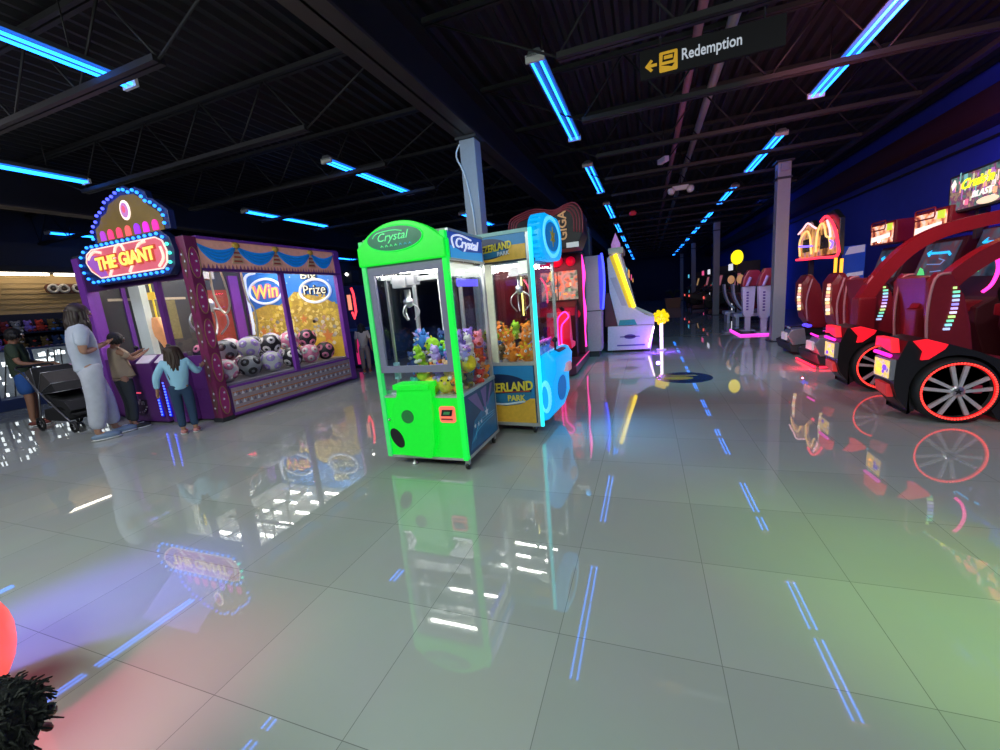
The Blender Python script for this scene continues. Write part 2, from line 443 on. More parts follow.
t.part('stem', MB().tube([(-.35, 13.5, 3.57), (-.35, 13.5, 4.27)], .01, BEAM))
mb = MB().tube([(.6, -4, 4.18), (.6, 38, 4.18)], .05, mat('pink_pipe', (.35, .14, .17), .4), 10)
single('sprinkler_pipe', mb, (.6, 0, 4.13), 'dull pink sprinkler pipe running along the underside of the roof', 'pipe')
mb = MB().tube([(.95, -4, 4.17), (.95, 38, 4.17)], .06, mat('silver_duct', (.4, .36, .3), .35, .6), 10)
single('conduit', mb, (.95, 0, 4.11), 'silver conduit beside the pink pipe under the roof', 'pipe')
# floor decal
t = Thing('floor_decal', 'round dark blue and yellow sticker on the floor of the aisle', 'floor sticker', (.5, 6.45, 0))
t.part('disc', MB().flat(ell(.5, 6.45, .38, .38, 40), (0, 0, .0005), (1, 0, 0), (0, 1, 0), mat('decal_navy', (.015, .03, .09), .25), .0015))
mb = MB(); mb.flat(ell(.42, 6.4, .2, .12, 24), (0, 0, .0022), (1, 0, 0), (0, 1, 0), mat('decal_yellow', (.45, .33, .05), .3), .001)
mb.flat([(.3,6.56),(.7,6.56),(.66,6.62),(.34,6.62)], (0,0,.0022), (1,0,0), (0,1,0), mat('decal_yellow', (.45, .33, .05), .3), .001)
t.part('emblem', mb)
# ================================================================= plush toys
EYE = mat('toy_eye', (.01, .01, .01), .2)
def plush_mesh(kind, c1, c2, s=.1):
    """small soft toy, origin at its base; s = body radius"""
    mb = MB(); a = mat('plush_%s' % c1, PLC[c1], .9, 0, var=.25, scale=90, bump=.4); b = mat('plush_%s' % c2, PLC[c2], .9, 0, var=.25, scale=90, bump=.4)
    if kind == 'bear':
        mb.ball((0, 0, s*.8), (s*.8, s*.7, s*.85), a, 12, 8); mb.ball((0, -s*.1, s*1.9), (s*.75, s*.68, s*.66), a, 12, 8)
        for q in (-1, 1):
            mb.ball((q*s*.55, 0, s*2.45), (s*.27, s*.16, s*.28), a, 8, 6); mb.ball((q*s*.8, -s*.35, s*1.05), (s*.25, s*.45, s*.25), a, 8, 6)
            mb.ball((q*s*.5, -s*.65, s*.3), (s*.3, s*.45, s*.3), b, 8, 6); mb.ball((q*s*.28, -s*.72, s*2.05), s*.1, EYE, 6, 5)
        mb.ball((0, -s*.68, s*1.75), (s*.32, s*.25, s*.24), b, 8, 6); mb.ball((0, -s*.9, s*1.84), s*.09, EYE, 6, 5)
    elif kind == 'chick':
        mb.ball((0, 0, s*1.05), (s*1.05, s*1., s*1.05), a, 14, 9)
        mb.lathe([(s*.22, 0), (s*.14, s*.15), (0, s*.35)], (0, -s*.93, s*1.15), b, 8, (0, -1, 0))
        for q in (-1, 1):
            mb.ball((q*s*.35, -s*.88, s*1.45), s*.12, EYE, 6, 5); mb.ball((q*s*1., 0, s*.95), (s*.2, s*.45, s*.35), a, 8, 6)
            mb.ball((q*s*.4, -s*.5, s*.08), (s*.28, s*.4, s*.1), b, 8, 5)
        mb.ball((0, 0, s*2.15), (s*.12, s*.12, s*.25), b, 6, 5)
    else:   # shaggy toy with tufts
        mb.ball((0, 0, s*1.), (s*.9, s*.85, s*1.1), a, 14, 9)
        rr = random.Random(3)
        for i in range(26):
            th = rr.uniform(0, 2*PI); ph = rr.uniform(.1, 1.9)
            d = V((math.sin(ph)*math.cos(th), math.sin(ph)*math.sin(th), math.cos(ph)))
            mb.lathe([(s*.24, -s*.1), (s*.17, s*.2), (0, s*.5)], V((0, 0, s))+V((d.x*s*.85, d.y*s*.8, d.z*s*1.05)), a if i % 3 else b, 6, d)
        for q in (-1, 1): mb.ball((q*s*.3, -s*.86, s*1.3), s*.17, mat('plush_white', PLC['white'], .9), 8, 6); mb.ball((q*s*.3, -s*1., s*1.3), s*.08, EYE, 6, 5)
    return mb.mesh('plush_toy')
PLC = {'lime green': (.32, .62, .03), 'purple': (.33, .2, .75), 'yellow': (.85, .62, .03), 'orange': (.9, .25, .02), 'peach': (.85, .5, .28), 'red': (.7, .06, .04), 'white': (.8, .78, .75),
       'blue': (.05, .2, .6), 'teal': (.05, .45, .4), 'brown': (.2, .13, .05), 'pink': (.8, .25, .4), 'lilac': (.55, .4, .85), 'navy': (.03, .06, .2), 'grey': (.3, .3, .32), 'black': (.02, .02, .025), 'dark red': (.25, .03, .04)}
_pm = {}
def heap(spec, where, group):
    """spec: list of rows (y, z, [(x, kind, colour, colour2, s)...], row words)"""
    for y, z, items, words in spec:
        for i, (x, kind, c1, c2, s) in enumerate(items):
            k = (kind, c1, c2, s)
            if k not in _pm: _pm[k] = plush_mesh(kind, c1, c2, s)
            o = link('plush_toy', _pm[k], None, (x, y, z)); o.rotation_euler = (random.uniform(-.25, .25), random.uniform(-.3, .3), random.uniform(-.8, .8))
            nm = {'bear': 'plush bear', 'chick': 'round plush chick', 'shag': 'shaggy plush toy'}[kind]
            setp(o, f'{c1} {nm}, {ORD[i]} from left in the {words}, {where}', 'plush toy', group)

# ================================================================= green crane machine
GREEN = glow('backlit_green_panel', (.0, .95, .03), .62, (.01, .35, .02))
GREEN2 = glow('backlit_green_trim', (.0, 1., .08), .75, (.01, .35, .02))
GREYF = mat('lavender_grey_frame', (.20, .19, .30), .4)
ALU = mat('aluminium_profile', (.6, .62, .63), .35, .6)
x0, x1, y0, y1 = -2.33, -1.50, 3.08, 3.88
t = Thing('claw_machine', 'bright green claw machine with arched top and oval logo, full of plush toys', 'claw machine', (-1.915, 3.48, -.103))
# lower body: front panel with raised joystick housing
lower = MB()
lower.box((x0+.03, y0+.02, .01), (x1-.03, y1-.02, .56), DARK)
lower.box((x0+.02, y0-.0, .01), (x1-.045, y0+.03, .575), GREEN, .008)
t.part('lower_body', lower)
t.part('joystick_housing', MB().prism([(-2.17, .04), (-1.84, .02), (-1.79, .15), (-1.76, .66), (-1.775, .71), (-2.11, .7), (-2.125, .6), (-2.19, .5), (-2.22, .3)], 1, y0-.06, y0+.02, GREEN, .02))
t.part('housing_lip', MB().prism([(-2.125, .66), (-1.765, .665), (-1.765, .715), (-2.125, .71)], 1, y0-.1, y0+.06, GREEN, .015))
t.part('logo_disc', MB().flat(ell(-2.03, .41, .062, .062), (0, y0-.061, 0), (1, 0, 0), (0, 0, 1), mat('green_grey_disc', (.02, .22, .05), .4), .006))
ch = t.part('prize_chute', MB().flat([(-2.165+.062*math.cos(a)-.03*math.sin(a), .205+.092*math.sin(a)) for a in [2*PI*i/24 for i in range(24)]], (0, y0-.062, 0), (1, 0, 0), (0, 0, 1), BLACK, .006))
cp = t.part('coin_panel', MB().flat(rrect(-1.735, .345, -1.58, .495, .025), (0, y0-.002, 0), (1, 0, 0), (0, 0, 1), glow('coin_panel_red', (1., .16, .1), .7), .01), label='glowing red coin panel')
mb = MB(); mb.flat([(-1.715, .41), (-1.615, .41), (-1.60, .465), (-1.70, .465)], (0, y0-.013, 0), (1, 0, 0), (0, 0, 1), BLACK, .012); mb.flat([(-1.69, .425), (-1.63, .425), (-1.62, .45), (-1.68, .45)], (0, y0-.026, 0), (1, 0, 0), (0, 0, 1), mat('bill_slot_green', (.05, .3, .1), .4), .004)
mb.box((-1.72, y0-.016, .37), (-1.61, y0-.012, .385), mat('dim_red', (.35, .05, .05), .5))
t.part('bill_slot', mb, cp)
t.part('lock', MB().lathe([(.015, 0), (.012, .012), (0, .014)], (-2.27, y0, .36), STEEL, 10, (0, -1, 0)))
# posts / trim
for x in (x0, x1-.045):
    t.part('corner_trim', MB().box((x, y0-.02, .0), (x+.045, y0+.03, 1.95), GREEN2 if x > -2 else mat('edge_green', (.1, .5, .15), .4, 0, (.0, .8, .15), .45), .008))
for x in (x0+.005, x1-.035): t.part('rear_post', MB().box((x, y1-.035, .01), (x+.03, y1, 1.93), ALU))
side = MB(); side.box((x1-.012, y0+.03, .01), (x1, y1-.03, .57), mat('navy_print', (.02, .07, .2), .35, var=.5, scale=3))
side.prism([(y0+.06, .06), (y1-.06, .03), (y1-.06, .45), (y0+.2, .3)], 0, x1, x1+.002, mat('blue_print', (.02, .2, .42), .35, var=.5, scale=6))
side.prism([(y0+.1, .54), (y0+.3, .54), (y0+.45, .33), (y0+.4, .33)], 0, x1, x1+.0025, mat('print_purple', (.25, .15, .4), .4)); side.prism([(y0+.4, .54), (y0+.55, .55), (y0+.5, .35), (y0+.47, .35)], 0, x1, x1+.0025, mat('print_purple', (.25, .15, .4), .4)); side.prism([(y0+.66, .55), (y0+.72, .55), (y0+.56, .36), (y0+.53, .36)], 0, x1, x1+.0025, mat('print_purple', (.25, .15, .4), .4))
def star(cx, cy, r, n=5): return [(cx+(r if i % 2 == 0 else r*.42)*math.sin(PI*i/n), cy+(r if i % 2 == 0 else r*.42)*math.cos(PI*i/n)) for i in range(2*n)]
for (sy, sz, r) in ((.5, .3, .05), (.2, .25, .025), (.28, .245, .025), (.35, .25, .025)):
    side.prism([(y0+p[0], p[1]) for p in star(sy, sz, r)], 0, x1, x1+.004, mat('print_white', (.75, .8, .9), .4))
for k in range(3): side.tube(smoothpath([(x1+.001, y0+.1+.05*k, .12), (x1+.001, y0+.3, .2+.03*k), (x1+.001, y1-.1, .22+.02*k)]), .004, mat('print_cyan', (.1, .5, .75), .4), 5)
t.part('side_artwork', side)
for z in (-.005, .57): t.part('side_rail', MB().box((x1-.03, y0+.03, z), (x1+.004, y1, z+.03), ALU))
t.part('left_panel', MB().box((x0, y0+.03, .01), (x0+.012, y1-.03, .57), DARK))
for z in (-.005,): t.part('front_rail', MB().box((x0+.03, y0-.01, z), (x1-.03, y0+.02, z+.02), ALU))
# window frame
fr = MB()
fr.box((x0+.045, y0-.005, 1.66), (x1-.045, y0+.03, 1.745), GREYF); fr.box((x0+.045, y0-.005, .80), (x1-.045, y0+.03, .86), GREYF)
for x in (x0+.045, x1-.105): fr.box((x, y0-.003, .83), (x+.06, y0+.028, 1.69), GREYF)
t.part('door_frame', fr)
t.part('window_ledge', MB().box((x0+.03, y0-.01, .57), (x1-.03, y0+.05, .59), ALU))
gl = MB(); gl.box((x0+.05, y0+.008, .59), (x1-.05, y0+.012, 1.7), GLASS); t.part('front_glass', gl)
t.part('side_glass', MB().box((x1-.02, y0+.03, .6), (x1-.016, y1-.03, 1.72), GLASS)); t.part('side_glass', MB().box((x0+.016, y0+.03, .6), (x0+.02, y1-.03, 1.72), GLASS))
t.part('rear_glass', MB().box((x0+.03, y1-.02, .6), (x1-.03, y1-.016, 1.72), GLASS))
rf = MB(); rf.box((-2.02, y1-.03, .6), (-1.96, y1, 1.72), WHITEP); t.part('rear_mullion', rf)
# header + arch
arch = [(x0, 1.74)]+[(x0, 1.89)]+[(-1.915+.41*q, 1.885+.185*(1-abs(q)**2.2)) for q in [-1+.1*i for i in range(1, 20)]]+[(x1, 1.89), (x1, 1.74)]
t.part('arched_header', MB().prism(arch, 1, y0-.045, y0+.06, GREEN, .012))
t.part('header_box', MB().box((x0+.02, y0+.06, 1.73), (x1-.015, y1-.01, 1.95), DARK).box((x0, y0+.05, 1.95), (x1, y1, 1.975), GREYP))
ov = t.part('oval_logo', MB().flat(ell(-1.945, 1.935, .262, .097, 36), (0, y0-.046, 0), (1, 0, 0), (0, 0, 1), mat('logo_dark_green', (.0, .11, .05), .3, 0, (.0, .25, .1), .25, var=.6, scale=12), .006))
mb = MB(); LG = glow('logo_line_green', (.12, .9, .3), .5); LB = glow('logo_line_blue', (.08, .45, .55), .5)
mb.text('Crystal', (-1.95, y0-.053, 1.945), (1, 0, .02), (0, 0, 1), LG, width=.3, height=.085, shear=.35, depth=.003)
mb.tube(smoothpath([(-2.15, y0-.054, 1.955), (-2.1, y0-.054, 1.99), (-1.95, y0-.054, 2.0), (-1.86, y0-.054, 1.985)]), .005, LG, 5)
for k in range(7): mb.tube([(-2.08+k*.045, y0-.054, 1.875), (-2.07+k*.045, y0-.054, 1.89), (-2.055+k*.045, y0-.054, 1.875)], .004, LG if k < 4 else LB, 5)
t.part('logo_lettering', mb, ov); t.part('logo_rim', MB().tube([(p[0], y0-.05, p[1]) for p in ell(-1.945, 1.935, .266, .1, 36)], .006, GREEN2, 6, True), ov)
sm = MB(); sm.box((x1-.013, y0+.05, 1.735), (x1+.002, y1-.03, 1.95), mat('marquee_blue', (.02, .05, .3), .35, 0, (.02, .06, .4), .5, var=.7, scale=5))
sm.prism([(y0+.06, 1.74), (y1-.05, 1.74), (y1-.05, 1.82), (y0+.3, 1.80), (y0+.06, 1.84)], 0, x1+.002, x1+.004, glow('marquee_cyan', (.02, .3, .7), .6))
LW = glow('logo_white', (.75, .8, 1.), .7)
sm.text('Crystal', (x1+.006, y0+.42, 1.86), (0, 1, 0), (0, 0, 1), LW, width=.5, height=.11, shear=.35, bold=.01)
sm.tube(smoothpath([(x1+.006, y0+.12, 1.82), (x1+.006, y0+.1, 1.9), (x1+.006, y0+.25, 1.935), (x1+.006, y0+.5, 1.915)]), .008, LW, 5)
t.part('side_marquee', sm)
for z in (1.725, 1.955): t.part('marquee_rail', MB().box((x1-.02, y0+.04, z), (x1+.006, y1, z+.015), ALU))
# cabin
t.part('prize_floor', MB().box((x0+.03, y0+.05, .54), (x1-.03, y1-.03, .575), WHITEP))
t.part('chute_box', MB().box((x0+.03, y0+.05, .575), (x0+.22, y0+.06, .63), STEEL).box((x0+.21, y0+.05, .575), (x0+.22, y0+.3, .63), STEEL).box((x0+.05, y0+.08, .575), (x0+.2, y0+.28, .578), BLACK))
t.part('light_panel', MB().box((x0+.08, y0+.08, 1.705), (x1-.08, y1-.1, 1.725), WHITEP))
for y in (y0+.14, y0+.38, y0+.62): t.part('light_bar', MB().box((x0+.12, y, 1.69), (x1-.12, y+.022, 1.704), glow('cabin_light', (1, .96, .86), 34.)))
t.part('header_strip', MB().box((x1-.04, y0+.1, 1.6), (x1-.03, y1-.08, 1.70), glow('cream_strip', (.9, .9, .75), .9)))
t.part('blue_lamp_bar', MB().box((x1-.04, y0+.2, 1.51), (x1-.03, y1-.14, 1.575), glow('violet_bar', (.12, .1, 1.), 1.2)), label='glowing violet bar inside the side window')
t.part('gantry', MB().box((x0+.06, y0+.3, 1.6), (x1-.06, y0+.34, 1.64), ALU).box((x0+.1, y0+.06, 1.62), (x0+.13, y1-.06, 1.65), ALU))
cl = MB(); cl.box((-2.2, y0+.22, 1.55), (-2.06, y0+.36, 1.66), GREYP); cl.box((-2.06, y0+.24, 1.57), (-1.98, y0+.34, 1.65), GREYP)
cl.lathe([(.03, 1.53), (.03, 1.45), (.045, 1.44), (.045, 1.38), (.0, 1.36)], (-2.1, y0+.3, 0), STEEL, 12)
c_ = t.part('claw_carriage', cl)
for k in range(3):
    a = 2*PI*k/3+.4; dx, dy = math.cos(a), math.sin(a)
    t.part('claw_prong', MB().tube(smoothpath([(-2.1+.03*dx, y0+.3+.03*dy, 1.4), (-2.1+.075*dx, y0+.3+.075*dy, 1.36), (-2.1+.09*dx, y0+.3+.09*dy, 1.31), (-2.1+.04*dx, y0+.3+.04*dy, 1.25)]), .008, STEEL, 6), c_)
t.part('claw_cable', MB().tube(smoothpath([(-2.17, y0+.32, 1.53), (-2.2, y0+.34, 1.42), (-2.12, y0+.32, 1.44)]), .012, BLACK, 6), c_)
t.part('height_rod', MB().box((x0+.13, y0+.1, .6), (x0+.15, y0+.12, 1.62), STEEL)); t.part('rod_stop', MB().box((x0+.115, y0+.09, .72), (x0+.165, y0+.13, .88), mat('pale_blue', (.35, .55, .7), .4), .01))
for x in (x0+.1, x1-.1):
    for y in (y0+.1, y1-.1):
        if x < -2 and y < 3.3: t.part('levelling_leg', MB().lathe([(.03, 0), (.03, .012), (.012, .02), (.012, .12)], (x+.12, y-.02, -.103), ALU, 12))
        else: t.part('caster', MB().lathe([(.012, -.014), (.034, -.012), (.034, .012), (.012, .014)], (x+.07 if x > -2 else x, y-.06 if y < 3.3 else y, -.069), BLACK, 14, (1, 0, 0)).box((x+.05 if x > -2 else x-.02, y-.08 if y < 3.3 else y-.02, -.055), (x+.09 if x > -2 else x+.02, y-.04 if y < 3.3 else y+.02, .01), STEEL))
G = 'green claw machine'; gp = 'plush toys in the green claw machine'
heap([
 (3.20, .575, [(-2.02, 'bear', 'teal', 'lime green', 0.061), (-1.85, 'chick', 'yellow', 'orange', 0.076), (-1.70, 'chick', 'yellow', 'peach', 0.085), (-1.575, 'bear', 'orange', 'brown', 0.061)], 'front bottom row'),
 (3.37, .575, [(-2.0, 'bear', 'pink', 'white', 0.067), (-1.85, 'bear', 'blue', 'navy', 0.067), (-1.71, 'bear', 'orange', 'red', 0.067), (-1.575, 'bear', 'brown', 'peach', 0.061)], 'second bottom row'),
 (3.55, .575, [(-2.2, 'bear', 'navy', 'blue', 0.073), (-2.04, 'bear', 'grey', 'white', 0.073), (-1.88, 'bear', 'teal', 'white', 0.073), (-1.72, 'bear', 'lime green', 'white', 0.073), (-1.575, 'bear', 'red', 'white', 0.067)], 'third bottom row'),
 (3.73, .575, [(-2.2, 'bear', 'blue', 'navy', 0.073), (-2.04, 'bear', 'brown', 'peach', 0.073), (-1.88, 'bear', 'blue', 'white', 0.073), (-1.73, 'bear', 'purple', 'white', 0.073), (-1.58, 'bear', 'orange', 'white', 0.067)], 'back bottom row'),
 (3.22, .70, [(-1.92, 'chick', 'yellow', 'red', 0.067), (-1.77, 'bear', 'purple', 'lilac', 0.061), (-1.64, 'bear', 'peach', 'white', 0.073)], 'front middle row'),
 (3.38, .735, [(-2.0, 'bear', 'lime green', 'yellow', 0.073), (-1.86, 'chick', 'orange', 'yellow', 0.073), (-1.71, 'bear', 'purple', 'white', 0.067), (-1.575, 'chick', 'yellow', 'orange', 0.079)], 'second middle row'),
 (3.56, .745, [(-2.2, 'bear', 'navy', 'grey', 0.073), (-2.04, 'bear', 'grey', 'navy', 0.073), (-1.88, 'bear', 'blue', 'lilac', 0.073), (-1.73, 'bear', 'lilac', 'purple', 0.073), (-1.58, 'bear', 'white', 'grey', 0.067)], 'third middle row'),
 (3.74, .745, [(-2.2, 'bear', 'brown', 'navy', 0.073), (-2.04, 'shag', 'blue', 'navy', 0.079), (-1.88, 'bear', 'teal', 'navy', 0.073), (-1.73, 'chick', 'yellow', 'lime green', 0.073), (-1.58, 'bear', 'red', 'orange', 0.067)], 'back middle row'),
 (3.30, .86, [(-1.98, 'bear', 'lime green', 'white', 0.061), (-1.83, 'bear', 'lilac', 'white', 0.061), (-1.69, 'bear', 'purple', 'blue', 0.067), (-1.57, 'bear', 'lilac', 'white', 0.055)], 'front top row'),
 (3.50, .91, [(-1.96, 'chick', 'lime green', 'yellow', 0.073), (-1.82, 'bear', 'lime green', 'teal', 0.079), (-1.68, 'bear', 'purple', 'lilac', 0.079), (-1.57, 'bear', 'white', 'purple', 0.061)], 'middle top row'),
 (3.70, .93, [(-2.16, 'shag', 'blue', 'lilac', 0.091), (-1.98, 'bear', 'navy', 'blue', 0.073), (-1.82, 'bear', 'lime green', 'yellow', 0.073), (-1.67, 'bear', 'purple', 'white', 0.073), (-1.56, 'bear', 'pink', 'red', 0.061)], 'back top row'),
], G, gp)
green_crane = t

# ================================================================= blue crane machine
CYAN = glow('backlit_sky_blue', (.0, .42, 1.), .85, (.01, .2, .45)); NEONC = glow('neon_cyan', (.02, .8, .9), 1.5)
X0, X1, Y0, Y1 = -1.86, -1.04, 3.96, 4.78
t = Thing('claw_machine', 'claw machine with glowing sky blue front and yellow lettered side panel, behind the green one', 'claw machine', (-1.45, 4.37, -.069))
bd = MB(); bd.box((X0+.02, Y0+.02, .03), (X1-.02, Y1-.02, .68), DARK); t.part('lower_body', bd)
PB = mat('print_teal_blue', (.02, .20, .46), .4, 0, (.01, .12, .3), .12, var=.1); PG = mat('print_ochre', (.62, .36, .04), .4, 0, (.5, .28, .03), .12, var=.2)  # prints are not backlit; slight emission stands in for light on them
sp = MB(); sp.box((X0+.03, Y0-.004, .06), (X1-.05, Y0+.02, .68), PB); sp.box((X0+.03, Y0-.006, .06), (X1-.05, Y0-.002, .33), PG)
sp.flat(ell(-1.48, .42, .36, .17, 40), (0, Y0-.007, 0), (1, 0, 0), (0, 0, 1), mat('print_navy', (.012, .03, .1), .4), .003)
sp.flat([(-1.82, .36), (-1.12, .4), (-1.14, .33), (-1.25, .27), (-1.42, .245), (-1.6, .26), (-1.76, .31)], (0, Y0-.0105, 0), (1, 0, 0), (0, 0, 1), mat('print_blue2', (.03, .2, .4), .4), .003)
sp.text('EZERLAND', (-1.375, Y0-.014, .452), (1, 0, .08), (0, 0, 1), mat('print_yellow', (.85, .68, .06), .4), width=.55, height=.1, bold=.03)
sp.text('PARK', (-1.29, Y0-.015, .335), (1, 0, .04), (0, 0, 1), mat('print_yellow', (.85, .68, .06), .4), width=.2, height=.065, bold=.03)
sp.tube(smoothpath([(-1.8, Y0-.011, .395), (-1.5, Y0-.011, .395), (-1.14, Y0-.011, .41)]), .008, mat('print_red', (.5, .06, .03), .4), 5)
sp.tube(smoothpath([(-1.7, Y0-.012, .29), (-1.45, Y0-.012, .262), (-1.2, Y0-.012, .3)]), .012, mat('print_white', (.75, .8, .9), .4), 5)
t.part('side_artwork', sp)
for x in (X0, X1-.035): t.part('corner_post', MB().box((x, Y0-.01, .03), (x+.035, Y0+.025, 2.0), ALU, .004)); t.part('corner_post', MB().box((x, Y1-.03, .03), (x+.035, Y1, 2.0), ALU, .004))
for z in (.03, .68): t.part('side_rail', MB().box((X0+.03, Y0-.012, z), (X1-.03, Y0+.03, z+.035), ALU))
t.part('inner_post', MB().box((X0+.31, Y0+.005, .715), (X0+.39, Y0+.03, 1.72), mat('cream_profile', (.7, .72, .55), .4)))
hd = MB(); hd.box((X0, Y0+.01, 1.73), (X1-.0, Y1, 2.0), DARK); hd.box((X0+.03, Y0-.004, 1.74), (X1-.04, Y0+.012, 1.985), PB); hd.box((X0+.03, Y0-.006, 1.74), (X1-.04, Y0-.002, 1.88), PG)
hd.flat(ell(-1.5, 1.865, .25, .1, 36), (0, Y0-.007, 0), (1, 0, 0), (0, 0, 1), mat('print_navy', (.012, .03, .1), .4), .003)
hd.flat([(-1.7, 1.84), (-1.27, 1.85), (-1.35, 1.79), (-1.5, 1.772), (-1.63, 1.79)], (0, Y0-.0105, 0), (1, 0, 0), (0, 0, 1), mat('print_blue2', (.03, .2, .4), .4), .003)
hd.text('EZERLAND', (-1.385, Y0-.014, 1.875), (1, 0, .09), (0, 0, 1), mat('print_yellow', (.85, .68, .06), .4), width=.33, height=.072, bold=.03)
hd.text('PARK', (-1.31, Y0-.015, 1.812), (1, 0, .05), (0, 0, 1), mat('print_white', (.75, .8, .9), .4), width=.13, height=.04, bold=.02)
t.part('header', hd)
t.part('header_rail', MB().box((X0, Y0-.015, 1.985), (X1, Y0+.03, 2.02), mat('teal_rail', (.25, .5, .5), .4)))
t.part('light_panel', MB().box((X0+.06, Y0+.06, 1.705), (X1-.06, Y1-.1, 1.725), WHITEP))
for y in (Y0+.14, Y0+.38, Y0+.62): t.part('light_bar', MB().box((X0+.12, y, 1.69), (X1-.12, y+.022, 1.704), glow('cabin_light', (1, .96, .86), 34.)))
t.part('glow_strip', MB().box((X0+.04, Y0+.03, 1.62), (X0+.3, Y0+.035, 1.72), glow('cream_strip', (.9, .9, .75), .9)).box((X1-.14, Y0+.03, 1.6), (X1-.04, Y0+.035, 1.72), glow('cream_strip', (.9, .9, .75), .9)))
t.part('side_glass', MB().box((X0+.03, Y0+.008, .71), (X1-.03, Y0+.012, 1.74), GLASS)); t.part('rear_glass', MB().box((X0+.03, Y1-.012, .71), (X1-.03, Y1-.008, 1.74), GLASS))
t.part('front_glass', MB().box((X1-.012, Y0+.03, .71), (X1-.008, Y1-.03, 1.74), GLASS)); t.part('left_glass', MB().box((X0+.008, Y0+.03, .71), (X0+.012, Y1-.03, 1.74), GLASS))
t.part('prize_floor', MB().box((X0+.03, Y0+.03, .66), (X1-.03, Y1-.03, .70), WHITEP))
t.part('neon_edge', MB().box((X1-.005, Y0-.012, .03), (X1+.03, Y0+.02, 2.02), NEONC, .01), label='glowing cyan neon edge strip')
# glowing topper facing the aisle
tp = rrect(Y0+.03, 1.72, Y1-.02, 2.17, .19)
t.part('topper', MB().prism(tp, 0, X1-.03, X1+.12, CYAN, .045, True)); td = MB()
td.flat(ell(Y0+.38, 1.95, .24, .145, 30), (X1+.121, 0, 0), (0, 1, 0), (0, 0, 1), mat('topper_inset', (.01, .12, .35), .4, 0, (.0, .2, .6), .5), .006)
td.flat(star(Y0+.38, 1.95, .1, 6), (X1+.128, 0, 0), (0, 1, 0), (0, 0, 1), mat('print_yellow', (.85, .68, .06), .4), .006); t.part('topper_emblem', td)
for r in (.3, .33): td = t.part('topper_ridge', MB().tube([(X1+.12, Y0+.38+r*.9*math.cos(a), 1.95+r*.6*math.sin(a)) for a in [2*PI*i/30 for i in range(30)]], .012, glow('sky_ridge', (.1, .6, 1.), 1.), 6, True))
# glowing moulded lower front
prof = [(X1-.02, .05), (X1+.06, .08), (X1+.13, .26), (X1+.13, .48), (X1+.17, .58), (X1+.18, .7), (X1+.14, .78), (X1+.07, .8), (X1-.02, .74)]
t.part('moulded_front', MB().prism(prof, 1, Y0+.05, Y1-.05, CYAN, .045, True))
t.part('chute_door', MB().flat(ell(Y0+.4, .36, .17, .14), (X1+.13, 0, 0), (0, 1, 0), (0, 0, 1), mat('chute_blue', (.0, .1, .3), .4, 0, (0, .2, .7), .5), .008))
mb = MB(); mb.prism(ell(X1+.06, .34, .055, .17, 24), 1, Y0+.0, Y0+.06, glow('sky_ridge', (.1, .6, 1.), 1.), .02); mb.prism(ell(X1+.06, .34, .033, .12, 24), 1, Y0-.005, Y0+.02, CYAN); t.part('side_boss', mb)
t.part('control_panel', MB().flat(rrect(-.14, -.05, .14, .05, .02), (X1+.14, Y0+.4, .775), (0, 1, 0), (-.5, 0, .12), mat('panel_navy', (.02, .05, .15), .4), .01))
js = t.part('joystick', MB().lathe([(.02, .78), (.012, .8), (.01, .87), (.028, .885), (.028, .91), (0, .93)], (X1+.11, Y0+.3, 0), BLACK, 12))
t.part('coin_box', MB().box((X1+.12, Y0+.45, .52), (X1+.2, Y0+.62, .62), mat('pink_white_box', (.8, .5, .5), .4, 0, (.8, .3, .3), .3), .02))
for x in (X0+.1, X1-.1):
    for y in (Y0+.08, Y1-.1): t.part('caster', MB().lathe([(.012, -.014), (.036, -.012), (.036, .012), (.012, .014)], (x, y, -.033), BLACK, 14, (1, 0, 0)).box((x-.02, y-.02, -.02), (x+.02, y+.02, .03), STEEL))
cl = MB(); cl.box((-1.4, Y0+.3, 1.6), (-1.24, Y0+.46, 1.69), GREYP); cl.lathe([(.015, 1.6), (.015, 1.5), (.04, 1.49), (.04, 1.42), (0, 1.4)], (-1.32, Y0+.38, 0), STEEL, 12); c_ = t.part('claw_carriage', cl)
for k in range(3):
    a = 2*PI*k/3; dx, dy = math.cos(a), math.sin(a)
    t.part('claw_prong', MB().tube(smoothpath([(-1.32+.03*dx, Y0+.38+.03*dy, 1.43), (-1.32+.11*dx, Y0+.38+.11*dy, 1.38), (-1.32+.12*dx, Y0+.38+.12*dy, 1.3), (-1.32+.05*dx, Y0+.38+.05*dy, 1.22)]), .008, STEEL, 6), c_)
t.part('light_rod', MB().box((X0+.42, Y1-.06, 1.15), (X0+.435, Y1-.045, 1.6), glow('warm_rod', (1., .85, .2), 1.5)))
lamp('blue_front_glow', 'SPOT', (-.62, 4.1, .75), (.02, .4, 1), 26, .03, (-.1, 3.95, 0), 110, 1.)
